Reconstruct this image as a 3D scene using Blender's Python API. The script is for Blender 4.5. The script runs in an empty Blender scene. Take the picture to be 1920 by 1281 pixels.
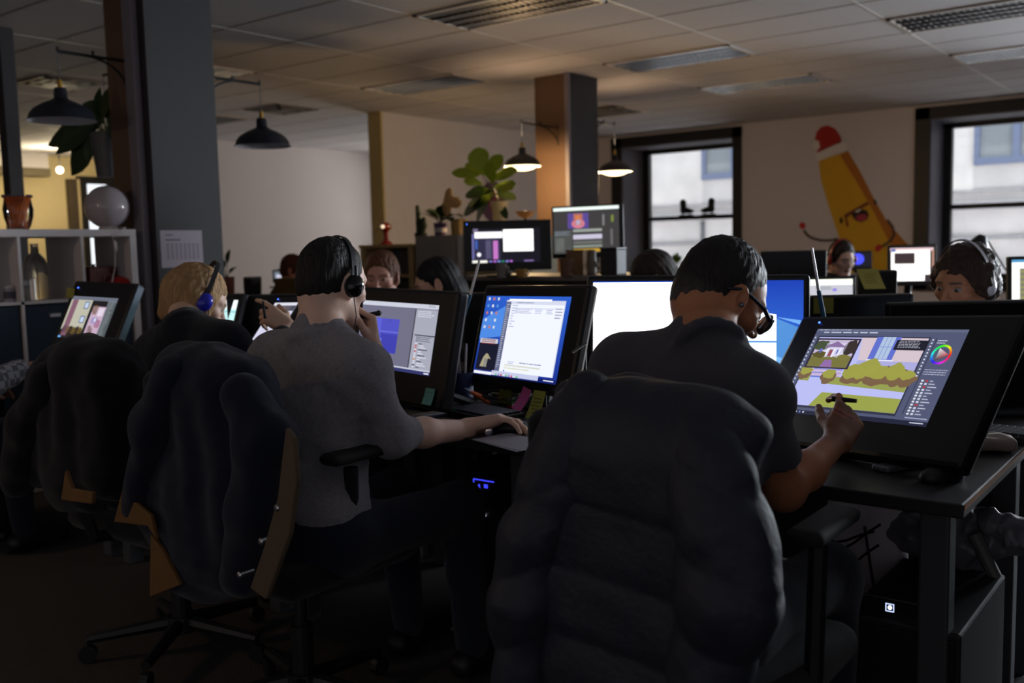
import bpy, math, random
import numpy as np
from mathutils import Vector, Matrix
random.seed(7)
rng = np.random.default_rng(3)
SC = bpy.context.scene
COL = SC.collection

# ------------------------------------------------------------------ camera
H = 1.25                       # lens height above the floor
FPX = 1803.47                  # focal length for a 1920 px wide frame
RW = np.array([[0.79262394, -0.04165492, 0.60828624],
               [0.60929246, 0.09106629, -0.78769895],
               [-0.02258284, 0.99497327, 0.09756135]])   # camera axes (columns) in room axes
cam_data = bpy.data.cameras.new('camera')
cam = bpy.data.objects.new('camera', cam_data); COL.objects.link(cam)
cam_data.sensor_width = 36.0
cam_data.lens = FPX / 1920 * 36
cam_data.clip_start = 0.05
cam_data.dof.use_dof = True
cam_data.dof.focus_distance = 2.35
cam_data.dof.aperture_fstop = 3.2
mw = Matrix([[*RW[0], 0], [*RW[1], 0], [*RW[2], H], [0, 0, 0, 1]])
cam.matrix_world = mw
SC.camera = cam

# ------------------------------------------------------------------ world, sun, unseen window lamps, exposure
SC.view_settings.view_transform = 'Standard'
SC.view_settings.look = 'None'
SC.view_settings.gamma = 1
SC.view_settings.use_curve_mapping = False
SC.view_settings.exposure = 0.0
world = bpy.data.worlds.new('sky'); SC.world = world; world.use_nodes = True
world.node_tree.nodes['Background'].inputs[0].default_value = (0.80, 0.88, 1.0, 1)
world.node_tree.nodes['Background'].inputs[1].default_value = 1.2

def add_light(name, typ, loc, energy, color=(1, 1, 1), size=None, sizey=None, rot=None, spot=None, blend=0.5, radius=None):
    d = bpy.data.lights.new(name, typ); o = bpy.data.objects.new(name, d); COL.objects.link(o)
    o.location = loc; d.energy = energy; d.color = color
    if typ == 'AREA':
        d.shape = 'RECTANGLE'; d.size = size; d.size_y = sizey or size
    if radius is not None: d.shadow_soft_size = radius
    if rot is not None: o.rotation_euler = rot
    if spot: d.spot_size = spot; d.spot_blend = blend
    return o
sun = add_light('sun', 'SUN', (0, 0, 20), 8.0, (1, .97, .94), rot=(math.radians(8), 0, math.radians(15)))
# area lamps added at unseen window openings to brighten the ceiling and far wall
add_light('window_daylight', 'AREA', (1.3, 13.45, 1.70), 1050, (.87, .92, 1), 1.85, 1.8, rot=(math.radians(-104), 0, 0))
add_light('window_daylight', 'AREA', (5.0, 13.45, 1.70), 1050, (.87, .92, 1), 1.85, 1.8, rot=(math.radians(-104), 0, 0))
add_light('window_daylight', 'AREA', (-10.0, 13.45, 1.70), 140, (1, .92, .86), 1.6, 1.8, rot=(math.radians(-90), 0, 0))

# ------------------------------------------------------------------ helpers
def ray(x, y): return RW @ np.array([x - 960, -(y - 640.5), -FPX])
def atd(x, y, D): return ray(x, y) * D / FPX + [0, 0, H]           # point at depth D along the view
def aty(x, y, Y):
    d = ray(x, y); return d * Y / d[1] + [0, 0, H]
def atx(x, y, X):
    d = ray(x, y); return d * X / d[0] + [0, 0, H]
def atz(x, y, Z):
    d = ray(x, y); return d * (Z - H) / d[2] + [0, 0, H]
def V(*a): return np.array(a, float)
def nrm(v): v = np.asarray(v, float); return v / (np.linalg.norm(v) + 1e-12)
def lin(c):
    return c / 12.92 if c <= 0.04045 else ((c + 0.055) / 1.055) ** 2.4
def RGB(r, g, b): return (lin(r / 255), lin(g / 255), lin(b / 255))
def rotz(a): c, s = math.cos(a), math.sin(a); return np.array([[c, -s, 0], [s, c, 0], [0, 0, 1.]])
def rotx(a): c, s = math.cos(a), math.sin(a); return np.array([[1., 0, 0], [0, c, -s], [0, s, c]])
def roty(a): c, s = math.cos(a), math.sin(a); return np.array([[c, 0, s], [0, 1., 0], [-s, 0, c]])

MATS = {}
def pm(name, col, rough=.6, metal=0, bump=0, bscale=60, var=0, vscale=8, emit=None, estr=0, trans=0, attr=False, spec=None, stretch=None, sss=0, ior=None, alpha=None, sheen=0):
    if name in MATS: return MATS[name]
    m = bpy.data.materials.new(name); m.use_nodes = True
    nt = m.node_tree; n = nt.nodes; b = n['Principled BSDF']
    b.inputs['Base Color'].default_value = (*col, 1); b.inputs['Roughness'].default_value = rough
    b.inputs['Metallic'].default_value = metal
    if spec is not None: b.inputs['Specular IOR Level'].default_value = spec
    if trans: b.inputs['Transmission Weight'].default_value = trans
    if ior: b.inputs['IOR'].default_value = ior
    if sheen: b.inputs['Sheen Weight'].default_value = sheen
    if sss:
        b.inputs['Subsurface Weight'].default_value = sss; b.inputs['Subsurface Radius'].default_value = (.012, .005, .003); b.inputs['Subsurface Scale'].default_value = 1
    if emit: b.inputs['Emission Color'].default_value = (*emit, 1); b.inputs['Emission Strength'].default_value = estr
    tc = n.new('ShaderNodeTexCoord'); mp = n.new('ShaderNodeMapping'); nt.links.new(tc.outputs['Object'], mp.inputs[0])
    if stretch: mp.inputs['Scale'].default_value = stretch
    src = None
    if attr:
        a = n.new('ShaderNodeVertexColor'); a.layer_name = 'Col'; src = a.outputs[0]
        nt.links.new(src, b.inputs['Base Color'])
    nz = n.new('ShaderNodeTexNoise'); nz.inputs['Scale'].default_value = vscale; nz.inputs['Detail'].default_value = 5
    nt.links.new(mp.outputs[0], nz.inputs[0])
    v = max(var, .04)
    rp = n.new('ShaderNodeMapRange'); rp.inputs[3].default_value = 1 - v; rp.inputs[4].default_value = 1 + v
    nt.links.new(nz.outputs[0], rp.inputs[0])
    mx = n.new('ShaderNodeVectorMath'); mx.operation = 'SCALE'
    if src: nt.links.new(src, mx.inputs[0])
    else: mx.inputs[0].default_value = col
    nt.links.new(rp.outputs[0], mx.inputs['Scale']); nt.links.new(mx.outputs[0], b.inputs['Base Color'])
    if bump:
        n2 = n.new('ShaderNodeTexNoise'); n2.inputs['Scale'].default_value = bscale; n2.inputs['Detail'].default_value = 6
        nt.links.new(mp.outputs[0], n2.inputs[0])
        bp = n.new('ShaderNodeBump'); bp.inputs['Strength'].default_value = bump; bp.inputs['Distance'].default_value = .01
        nt.links.new(n2.outputs[0], bp.inputs['Height']); nt.links.new(bp.outputs[0], b.inputs['Normal'])
    MATS[name] = m; return m
def em(name, col, s):
    if name in MATS: return MATS[name]
    m = bpy.data.materials.new(name); m.use_nodes = True; nt = m.node_tree; nt.nodes.clear()
    e = nt.nodes.new('ShaderNodeEmission'); o = nt.nodes.new('ShaderNodeOutputMaterial')
    e.inputs[0].default_value = (*col, 1); e.inputs[1].default_value = s; nt.links.new(e.outputs[0], o.inputs[0])
    MATS[name] = m; return m
def screen_mat():
    m = bpy.data.materials.new('lit_display'); m.use_nodes = True; nt = m.node_tree; n = nt.nodes
    b = n['Principled BSDF']; b.inputs['Base Color'].default_value = (.01, .01, .012, 1); b.inputs['Roughness'].default_value = .35
    a = n.new('ShaderNodeVertexColor'); a.layer_name = 'Col'
    nt.links.new(a.outputs[0], b.inputs['Emission Color']); b.inputs['Emission Strength'].default_value = 1.0
    return m
SCREEN = screen_mat()

def mesh_obj(name, verts, faces, mat, parent=None, smooth=False, cols=None, bevel=0, corner=None, sharp=None):
    me = bpy.data.meshes.new(name)
    if isinstance(faces, np.ndarray):
        nv, nf = len(verts), len(faces)
        me.vertices.add(nv); me.vertices.foreach_set('co', np.asarray(verts, np.float32).ravel())
        me.loops.add(nf * 4); me.loops.foreach_set('vertex_index', faces.astype(np.int32).ravel())
        me.polygons.add(nf); me.polygons.foreach_set('loop_start', np.arange(0, nf * 4, 4, dtype=np.int32))
        me.polygons.foreach_set('use_smooth', np.ones(nf, bool)); me.update(calc_edges=True)
    else:
        me.from_pydata([tuple(v) for v in verts], [], faces); me.update()
        if smooth: me.polygons.foreach_set('use_smooth', [True] * len(me.polygons))
    if cols is not None:
        at = me.color_attributes.new('Col', 'FLOAT_COLOR', 'POINT')
        c = np.ones((len(verts), 4), np.float32); c[:, :3] = cols; at.data.foreach_set('color', c.ravel())
    me.materials.append(mat)
    o = bpy.data.objects.new(name, me); COL.objects.link(o)
    if parent is not None: o.parent = parent
    if bevel:
        bv = o.modifiers.new('bevel', 'BEVEL'); bv.width = bevel; bv.segments = 2; bv.limit_method = 'ANGLE'
    if sharp and smooth:
        try: me.set_sharp_from_angle(angle=math.radians(sharp))
        except Exception: pass
    return o

def thing(name, label, cat, loc=(0, 0, 0), rz=0, group=None):
    o = bpy.data.objects.new(name, None); COL.objects.link(o)
    o.empty_display_size = .1; o.location = loc; o.rotation_euler = (0, 0, rz)
    o['label'] = label; o['category'] = cat
    if group: o['group'] = group
    return o
def tag(o, label, cat, group=None, kind=None):
    o['label'] = label; o['category'] = cat
    if group: o['group'] = group
    if kind: o['kind'] = kind
    return o
def dup(root, loc=None, rz=None, label=None, cat=None):
    def cp(o, par):
        c = o.copy(); COL.objects.link(c); c.parent = par
        for ch in o.children: cp(ch, c)
        return c
    r = cp(root, None)
    if loc is not None: r.location = loc
    if rz is not None: r.rotation_euler = (0, 0, rz)
    if label: r['label'] = label
    if cat: r['category'] = cat
    return r

class MB:
    """collects shapes, then links them as one mesh object; off = base point of the thing they belong to"""
    def __init__(s, off=(0, 0, 0)): s.v = []; s.f = []; s.off = np.array(off, float)
    def add(s, vs, fs):
        b = len(s.v); s.v += [tuple(np.asarray(p, float) - s.off) for p in vs]; s.f += [[b + i for i in f] for f in fs]; return s
    def box(s, c, size, R=None):
        c = np.array(c, float); h = np.array(size, float) / 2; R = np.eye(3) if R is None else np.asarray(R)
        vs = [c + R @ (h * np.array(k)) for k in [(-1, -1, -1), (1, -1, -1), (1, 1, -1), (-1, 1, -1), (-1, -1, 1), (1, -1, 1), (1, 1, 1), (-1, 1, 1)]]
        return s.add(vs, [(0, 3, 2, 1), (4, 5, 6, 7), (0, 1, 5, 4), (1, 2, 6, 5), (2, 3, 7, 6), (3, 0, 4, 7)])
    def span(s, a, b):
        a = np.array(a, float); b = np.array(b, float); return s.box((a + b) / 2, np.abs(b - a))
    def tube(s, pts, r, n=10, cap=True):
        pts = [np.array(p, float) for p in pts]; k = len(pts)
        rs = r if hasattr(r, '__len__') else [r] * k
        vs = []; fs = []; u = None
        for i, p in enumerate(pts):
            t = nrm(pts[min(i + 1, k - 1)] - pts[max(i - 1, 0)])
            if u is None: u = nrm(np.cross(t, [0, 0, 1] if abs(t[2]) < .9 else [1, 0, 0]))
            u = nrm(u - t * (u @ t)); w = np.cross(t, u)
            vs += [p + rs[i] * (u * math.cos(a) + w * math.sin(a)) for a in np.linspace(0, 2 * math.pi, n, endpoint=False)]
        for i in range(k - 1):
            for j in range(n): fs.append((i * n + j, i * n + (j + 1) % n, (i + 1) * n + (j + 1) % n, (i + 1) * n + j))
        if cap: fs += [tuple(range(n))[::-1], tuple((k - 1) * n + j for j in range(n))]
        return s.add(vs, fs)
    def lathe(s, prof, c=(0, 0, 0), n=32, R=None, cap=False):
        R = np.eye(3) if R is None else R; c = np.array(c, float); vs = []; fs = []; k = len(prof)
        for (r, z) in prof:
            vs += [c + R @ np.array([r * math.cos(a), r * math.sin(a), z]) for a in np.linspace(0, 2 * math.pi, n, endpoint=False)]
        for i in range(k - 1):
            for j in range(n): fs.append((i * n + j, i * n + (j + 1) % n, (i + 1) * n + (j + 1) % n, (i + 1) * n + j))
        if cap: fs += [tuple(range(n))[::-1], tuple((k - 1) * n + j for j in range(n))]
        return s.add(vs, fs)
    def ball(s, c, r, n=16, R=None):
        r = r if hasattr(r, '__len__') else (r, r, r)
        prof = [(max(math.sin(t), 1e-4), -math.cos(t)) for t in np.linspace(0, math.pi, n // 2 + 1)]
        S = np.diag(r); return s.lathe(prof, c, n, (np.eye(3) if R is None else R) @ S)
    def prism(s, out, o, ux, uy, th):
        """outline in the plane (ux, uy) at o, extruded by th along their normal"""
        o, ux, uy = map(lambda q: np.array(q, float), (o, ux, uy)); nn = nrm(np.cross(ux, uy)) * th; k = len(out)
        vs = [o + ux * a + uy * b for a, b in out]; vs += [v + nn for v in vs]
        return s.add(vs, [tuple(range(k))[::-1], tuple(range(k, 2 * k))] + [(i, (i + 1) % k, k + (i + 1) % k, k + i) for i in range(k)])
    def build(s, name, mat, parent=None, smooth=False, bevel=0, sharp=40):
        return mesh_obj(name, s.v, s.f, mat, parent, smooth=smooth, bevel=bevel, sharp=sharp if smooth else None)
def struct(name, mb, mat, **k):
    o = mb.build(name, mat, None, **k); o['kind'] = 'structure'; return o

# ------------------------------------------------------------------ smooth bodies: blended round shapes turned into one continuous mesh
class Body:
    def __init__(s): s.p = []; s.disp = None; s.lo = []; s.hi = []
    def _bb(s, pts, r):
        for p in pts: s.lo.append(np.asarray(p) - r); s.hi.append(np.asarray(p) + r)
    def cone(s, a, b, ra, rb=None, k=.02, op='add'):
        rb = ra if rb is None else rb; a = np.array(a, float); b = np.array(b, float)
        s.p.append(('c', a, b, ra, rb, k, op))
        if op == 'add': s._bb([a, b], max(ra, rb) + .01)
        return s
    def chain(s, pts, rs, k=.02):
        for i in range(len(pts) - 1): s.cone(pts[i], pts[i + 1], rs[i], rs[i + 1], k)
        return s
    def ell(s, c, r, R=None, k=.02, op='add'):
        r = np.array(r if hasattr(r, '__len__') else (r, r, r), float)
        s.p.append(('e', np.array(c, float), np.eye(3) if R is None else np.asarray(R), r, None, k, op))
        if op == 'add': s._bb([c], r.max() + .01)
        return s
    def rbox(s, c, h, rad, R=None, k=.02, op='add'):
        h = np.array(h, float)
        s.p.append(('b', np.array(c, float), np.eye(3) if R is None else np.asarray(R), h, rad, k, op))
        if op == 'add': s._bb([c], np.linalg.norm(h) + .01)
        return s
    @staticmethod
    def dist(q, P):
        t = q[0]
        if t == 'c':
            _, a, b, ra, rb = q[:5]; ba = b - a; L2 = max(ba @ ba, 1e-12)
            h = np.clip(((P - a) @ ba) / L2, 0, 1)
            return np.linalg.norm(P - a - h[..., None] * ba, axis=-1) - (ra + (rb - ra) * h)
        Q = (P - q[1]) @ q[2]
        if t == 'e':
            r = q[3]; k0 = np.linalg.norm(Q / r, axis=-1); k1 = np.linalg.norm(Q / (r * r), axis=-1)
            return np.where(k1 < 1e-9, -r.min(), k0 * (k0 - 1) / np.maximum(k1, 1e-9))
        d = np.abs(Q) - (q[3] - q[4])
        return np.linalg.norm(np.maximum(d, 0), axis=-1) + np.minimum(d.max(-1), 0) - q[4]
    def field(s, P, prims):
        D = None
        for q in prims:
            d = Body.dist(q, P); k = q[5]
            if q[6] == 'add':
                if D is None: D = d; continue
                h = np.maximum(k - np.abs(D - d), 0) / k; D = np.minimum(D, d) - h * h * k * .25
            else:
                if D is None: continue
                h = np.maximum(k - np.abs(D + d), 0) / k; D = np.maximum(D, -d) + h * h * k * .25
        if D is None: D = np.full(P.shape[:-1], 1.)
        if s.disp is not None: D = D + s.disp(P)
        return D
    def mesh(s, vox, origin=(0, 0, 0), margin=.02):
        lo = np.min(s.lo, 0) - margin; hi = np.max(s.hi, 0) + margin; B = 12
        nb = np.ceil((hi - lo) / (vox * B)).astype(int)
        n = nb * B + 1
        A = np.full(n, 1., np.float32)
        half = vox * B * math.sqrt(3) / 2
        off = np.arange(B + 1) * vox
        gx, gy, gz = np.meshgrid(off, off, off, indexing='ij'); loc = np.stack([gx, gy, gz], -1)
        I = np.stack(np.meshgrid(*[np.arange(k) for k in nb], indexing='ij'), -1).reshape(-1, 3)
        C = lo + (I + .5) * vox * B
        dc = np.stack([Body.dist(q, C) for q in s.p], 1)
        ad = np.array([q[6] == 'add' for q in s.p]); ks = np.array([q[5] for q in s.p])
        m = dc[:, ad].min(1)
        act = (m < half + .03) & (m > -half * 1.6 - .03)
        A_in = (m <= -half * 1.6 - .03)
        for i in np.nonzero(A_in)[0]:
            a, b, c = I[i] * B; A[a:a + B + 1, b:b + B + 1, c:c + B + 1] = -1
        for i in np.nonzero(act)[0]:
            lim = max(m[i], 0) + half * 2.4 + .03
            use = [q for j, q in enumerate(s.p) if dc[i, j] < lim + ks[j]]
            a, b, c = I[i] * B
            A[a:a + B + 1, b:b + B + 1, c:c + B + 1] = s.field(lo + I[i] * vox * B + loc, use)
        ins = A < 0
        c8 = [ins[dx:n[0] - 1 + dx, dy:n[1] - 1 + dy, dz:n[2] - 1 + dz] for dx in (0, 1) for dy in (0, 1) for dz in (0, 1)]
        anyi = c8[0].copy(); alli = c8[0].copy()
        for q in c8[1:]: anyi |= q; alli &= q
        cells = np.argwhere(anyi & ~alli)
        idx = np.full(n - 1, -1, np.int32); idx[tuple(cells.T)] = np.arange(len(cells))
        acc = np.zeros((len(cells), 3)); cnt = np.zeros(len(cells))
        corners = [(x, y, z) for x in (0, 1) for y in (0, 1) for z in (0, 1)]
        for p in corners:
            for ax in range(3):
                if p[ax]: continue
                q = list(p); q[ax] = 1
                va = A[tuple((cells + p).T)]; vb = A[tuple((cells + q).T)]
                cr = (va < 0) != (vb < 0); t = np.where(cr, va / np.where(cr, va - vb, 1), 0)
                pos = np.tile(np.array(p, float), (len(cells), 1)); pos[:, ax] += t
                acc += pos * cr[:, None]; cnt += cr
        Vt = lo + (cells + acc / cnt[:, None]) * vox
        F = []
        for ax in range(3):
            o1, o2 = [(1, 2), (2, 0), (0, 1)][ax]
            sl0 = [slice(1, n[k] - 1) for k in range(3)]; sl0[ax] = slice(0, n[ax] - 1)
            sl1 = list(sl0); sl1[ax] = slice(1, n[ax])
            a = ins[tuple(sl0)]; b = ins[tuple(sl1)]
            e = np.argwhere(a != b); sgn = a[tuple(e.T)]
            e = e + np.array([0 if k == ax else 1 for k in range(3)])
            def cell(d1, d2):
                q = e.copy(); q[:, o1] -= d1; q[:, o2] -= d2; return idx[tuple(q.T)]
            quad = np.stack([cell(1, 1), cell(0, 1), cell(0, 0), cell(1, 0)], 1)
            quad[~sgn] = quad[~sgn][:, ::-1]
            F.append(quad)
        F = np.concatenate(F); F = F[(F >= 0).all(1)]
        return Vt - np.array(origin), F
def wob(P, s, seed=0):
    """smooth pseudo noise from crossed waves, about -1..1"""
    r = np.random.default_rng(seed); o = 0
    for i in range(5):
        d = nrm(r.normal(size=3)) * s * (1 + .45 * i); o = o + np.sin(P @ d + r.uniform(0, 6) + 1.3 * np.sin(P @ nrm(r.normal(size=3)) * s * .6)) / (1 + .4 * i)
    return o / 2.6
# ------------------------------------------------------------------ the room
M_wall = pm('wall_paint', RGB(210, 201, 200), .85, bump=.05, bscale=90, var=.03, vscale=2)
M_wallw = pm('white_wall_paint', RGB(205, 200, 200), .85, bump=.05, bscale=90, var=.03)
M_ceil = pm('ceiling_tile', RGB(208, 204, 206), .9, bump=.15, bscale=160, var=.05, vscale=20)
M_bar = pm('ceiling_bar', RGB(214, 206, 200), .5)
M_bar2 = pm('ceiling_seam', RGB(160, 150, 145), .8)
M_floor = pm('dark_carpet', RGB(62, 56, 52), .95, bump=.4, bscale=220, var=.3, vscale=30)
M_black = pm('black_plastic', RGB(22, 22, 25), .5, bump=.05, bscale=300)
M_blackm = pm('black_metal', RGB(24, 25, 29), .42, metal=.2)
M_trimk = pm('black_window_paint', RGB(26, 25, 27), .5)
M_grey = pm('grey_reveal_paint', RGB(104, 100, 110), .7)
M_pillar = pm('grey_pillar_paint', RGB(44, 41, 44), .6, bump=.06, bscale=40, var=.06)
M_pillarb = pm('brown_pillar_paint', RGB(104, 78, 60), .7, bump=.06, bscale=40, var=.06)
M_steel = pm('brushed_steel', RGB(190, 190, 195), .3, metal=1)
M_white = pm('white_laminate', RGB(205, 198, 198), .45)
M_glass = None
CZ = 2.85
XR, YB, XL = 7.0, -4.0, -15.2
WY = 12.5
struct('floor', MB().span((XL, YB, -.1), (XR, WY, 0)), M_floor)
struct('ceiling', MB().span((XL, YB, CZ), (XR, WY + .8, CZ + .1)), M_ceil)
bars = MB(); seams = MB()
for k in range(-9, 16):
    x = -2.22 - 1.22 * (k)
    if XL < x < XR: bars.span((x - .008, YB, CZ - .003), (x + .008, WY, CZ))
for k in range(-13, 14):
    y = 4.37 + .61 * k
    if YB < y < WY: seams.span((XL, y - .005, CZ - .002), (XR, y + .005, CZ))
struct('trim_1', bars, M_bar); struct('trim_2', seams, M_bar2)
# window wall with deep openings: two in view, two further right
LW = aty(1166, 300, WY)[0]; RWX = aty(1743, 300, WY)[0]
wins = [(-10.9, -9.1), (LW, -5.74), (RWX, -1.35), (.35, 2.25), (4.05, 5.95)]
z0, z1 = .72, 2.68
ww = MB(); xs = XL
for a, b in wins:
    ww.span((xs, WY, 0), (a, WY + .80, CZ)); ww.span((a, WY, 0), (b, WY + .80, z0)); ww.span((a, WY, z1), (b, WY + .80, CZ)); xs = b
ww.span((xs, WY, 0), (XR, WY + .80, CZ)); struct('wall_window', ww, M_wall)
def glassmat():
    m = bpy.data.materials.new('window_glass'); m.use_nodes = True; nt = m.node_tree; nt.nodes.clear(); N = nt.nodes.new
    t = N('ShaderNodeBsdfTransparent'); t.inputs[0].default_value = (.95, .97, .97, 1); g = N('ShaderNodeBsdfGlossy'); g.inputs['Roughness'].default_value = .03
    f = N('ShaderNodeFresnel'); f.inputs[0].default_value = 1.45; mx = N('ShaderNodeMixShader'); o = N('ShaderNodeOutputMaterial')
    nz = N('ShaderNodeTexNoise'); nz.inputs['Scale'].default_value = 3; bp = N('ShaderNodeBump'); bp.inputs['Strength'].default_value = .02
    nt.links.new(nz.outputs[0], bp.inputs['Height']); nt.links.new(bp.outputs[0], g.inputs['Normal'])
    nt.links.new(f.outputs[0], mx.inputs[0]); nt.links.new(t.outputs[0], mx.inputs[1]); nt.links.new(g.outputs[0], mx.inputs[2]); nt.links.new(mx.outputs[0], o.inputs[0])
    return m
M_glass = glassmat()
GY = WY + .65
for i, (a, b) in enumerate(wins):
    w = thing('window_%d' % [5, 1, 2, 3, 4][i], 'tall black framed sash window', 'window', ((a + b) / 2, GY, z0)); w['kind'] = 'structure'
    del w['label'], w['category']
    o = w.location; m = MB(o)
    for (p, q) in (((a, z0), (a + .11, z1)), ((b - .07, z0), (b, z1)), ((a, z0), (b, z0 + .07)), ((a, z1 - .07), (b, z1))):
        m.span((p[0], GY - .05, p[1]), (q[0], GY + .05, q[1]))
    m.span((a + .11, GY - .03, 1.6), (b - .07, GY + .03, 1.66)); m.build('window_frame', M_trimk, w)
    for s_, (p, q) in enumerate(((z0 + .07, 1.6), (1.66, z1 - .07))):
        MB(o).span((a + .11, GY - .004, p), (b - .07, GY + .004, q)).build('window_pane', M_glass, w)
    m = MB(o)      # inner casing on the room side
    for (p, q) in (((a - .17, z0 - .1), (a, z1 + .14)), ((b, z0 - .1), (b + .13, z1 + .14)), ((a - .17, z1), (b + .13, z1 + .14)), ((a - .17, z0 - .12), (b + .13, z0))):
        m.span((p[0], WY - .03, p[1]), (q[0], WY + .0, q[1]))
    m.build('window_casing', M_trimk, w)
    m = MB(o); m.span((a, WY, z0), (a + .012, GY - .05, z1)); m.span((b - .012, WY, z0), (b, GY - .05, z1)); m.span((a, WY, z1 - .012), (b, GY - .05, z1))
    m.build('window_reveal', M_grey, w)
    MB(o).span((a - .02, WY - .1, z0 - .03), (b + .02, GY - .05, z0)).build('window_sill', M_trimk, w)
# right wall with its two openings, left walls, rear wall
rw = MB(); rw.span((XR, YB, 0), (XR + .3, WY, CZ))
struct('wall_right', rw, M_wall)
struct('wall_rear', MB().span((XL, YB - .2, 0), (XR, YB, CZ)), M_wall)
struct('wall_left', MB().span((XL - .2, YB, 0), (XL, WY, CZ)), pm('cream_wall_paint', RGB(214, 196, 150), .85, bump=.05))
struct('wall_far', MB().span((-11.85, 7.0, 0), (-11.65, WY, CZ)), M_wall)
wo = MB().span((-8.27, 8.1, 0), (-8.1, WY, CZ)); struct('wall_partition', wo, M_wallw)
struct('trim_3', MB().span((-8.29, 8.07, 0), (-8.08, 8.1, CZ)), pm('cream_end_panel', RGB(190, 170, 120), .7))  # yellowish light on the partition end put into the colour
# soffit and door recess of the far left part
struct('trim_4', MB().span((XL, YB, 2.62), (XL + .35, 7.6, CZ)), M_wallw)
struct('trim_5', MB().span((XL + .3, YB, 2.50), (XL + .4, 7.6, 2.62)), pm('olive_trim', RGB(96, 86, 62), .7))
# far left room: bright tall window with a dark frame, brown door frame, bare bulb
wp = atx(181, 420, XL); a0, a1 = atx(163, 420, XL)[1], atx(201, 420, XL)[1]; b0, b1 = atx(147, 420, XL)[1], atx(222, 420, XL)[1]; zt_, zb_ = atx(181, 346, XL)[2], .35
w = thing('window_6', '', '', (XL + .03, (a0 + a1) / 2, zb_)); w['kind'] = 'structure'; del w['label'], w['category']; o = w.location; m = MB(o)
m.span((XL, b0, 0), (XL + .08, a0, zt_ + .12)); m.span((XL, a1, 0), (XL + .08, b1, zt_ + .12)); m.span((XL, a0, zt_), (XL + .08, a1, zt_ + .12)); m.span((XL, a0, 0), (XL + .08, a1, zb_)); m.build('window_frame', M_trimk, w)
MB(o).span((XL + .01, a0, zb_), (XL + .03, a1, zt_)).build('window_pane', em('bright_window', (.9, .95, 1), 1.3), w)
d0 = atx(126, 400, XL)[1]; d1 = atx(140, 400, XL)[1]; d2 = atx(147, 400, XL)[1]
struct('trim_6', MB().span((XL, d0, 0), (XL + .14, d1, 2.50)), pm('dark_brown_trim', RGB(70, 58, 44), .7))
struct('trim_7', MB().span((XL, d1, 0), (XL + .10, d2, 2.50)), pm('cream_wall_paint', RGB(214, 196, 150)))
p = atx(112, 319, XL + 1.2); t = thing('wall_lamp', 'small glowing bulb lamp far away in the cream coloured room at left', 'lamp', p); o = t.location
MB(o).ball(p, .05, 14).build('bulb', em('far_bulb', (1, .85, .6), 6), t, smooth=True); MB(o).tube([p + [0, 0, .04], (p[0], p[1], CZ)], .01, 8).build('stem', M_blackm, t)
add_light('room_lamp', 'POINT', (p[0] + .05, p[1], p[2] - .02), 90, (1, .84, .55), radius=.06)
# columns
for i, (a, b, c, d) in enumerate(((-5.49, 3.22, -5.1, 3.68), (-5.5, 7.58, -5.09, 8.03))):
    p = thing('pillar', '', 'pillar', ((a + c) / 2, (b + d) / 2, 0))
    p['label'] = ['square grey pillar in front with a paper sheet taped to its side', 'square grey pillar further back between the two lit pendant lamps'][i]
    o = p.location
    MB(o).span((a, b, 0), (c, d, CZ)).build('shaft', M_pillar, p, bevel=.004)
    MB(o).span((a - .004, b - .012, 0), (c - (.15 if i == 0 else .055), b, CZ)).build('brown_panel', M_pillarb, p)['label'] = 'dark brown panel'
    MB(o).span((c - (.145 if i == 0 else .05), b - .05, 0), (c - (.055 if i == 0 else .005), b - .003, CZ)).build('conduit', pm('conduit_paint', RGB(120, 112, 120), .5), p, bevel=.004)['label'] = 'pale vertical conduit'
pp = atx(15, 200, -7.0)
t = thing('support_post', 'thin grey post rising to the ceiling behind the orange glass vase', 'post', (pp[0], pp[1], 0))
MB().span((-.05, -.05, 0), (.05, .05, CZ)).build('shaft', M_pillar, t, bevel=.004)
MB().span((-.09, -.09, 0), (.09, .09, .03)).build('base_plate', M_pillar, t)

# ---------------- the building across the street
fy = 18.5
bld = thing('opposite_building', 'pale stone building across the street with blue framed windows', 'building', (-6, fy, 0))
M_stone = pm('pale_stone', RGB(196, 192, 190), .9, bump=.8, bscale=6, var=.32, vscale=1.3)
M_blue = pm('blue_window_paint', RGB(98, 108, 134), .6)
M_bglass = pm('building_glass', RGB(132, 138, 142), .3)
o = bld.location
fw = MB(o); fw.span((-22, fy, -3), (12, fy + .4, 14)); fw.build('facade', M_stone, bld)
b = MB(o)
for zz, hh, dd in ((1.72, .16, .16), (2.02, .05, .05), (1.2, .05, .08), (.55, .22, .3)): b.span((-22, fy - dd, zz), (12, fy, zz + hh))
b.build('ledge', pm('ledge_stone', RGB(150, 148, 150), .9, bump=.5, bscale=8, var=.1), bld)
for (p, q) in ((aty(1318, 262, fy), aty(1440, 330, fy)), (aty(1830, 190, fy), aty(1990, 300, fy))):
    x0_, x1_, zb, zt = p[0], q[0], q[2], q[2] + 1.9
    f = MB(o)
    for (u, v) in (((x0_, zb), (x0_ + .09, zt)), ((x1_ - .09, zb), (x1_, zt)), ((x0_, zb), (x1_, zb + .12)), (((x0_ + x1_) / 2 - .06, zb), ((x0_ + x1_) / 2 + .06, zt)), ((x0_, zt - .1), (x1_, zt)), ((x0_, zb + .8), (x1_, zb + .86))):
        kk = getattr(f, 'k', 0); f.k = kk + 1; f.span((u[0], fy - .08 - .003 * kk, u[1]), (v[0], fy - .002, v[1]))
    wf = f.build('window', M_blue, bld); MB(o).span((x0_ + .05, fy - .03, zb + .05), (x1_ - .05, fy - .001, zt - .05)).build('pane', M_bglass, wf)
g = MB(o)
for k in range(9): g.span((-14 + k * 1.6, fy - .06, .2), (-13.93 + k * 1.6, fy, 1.7))
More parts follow.
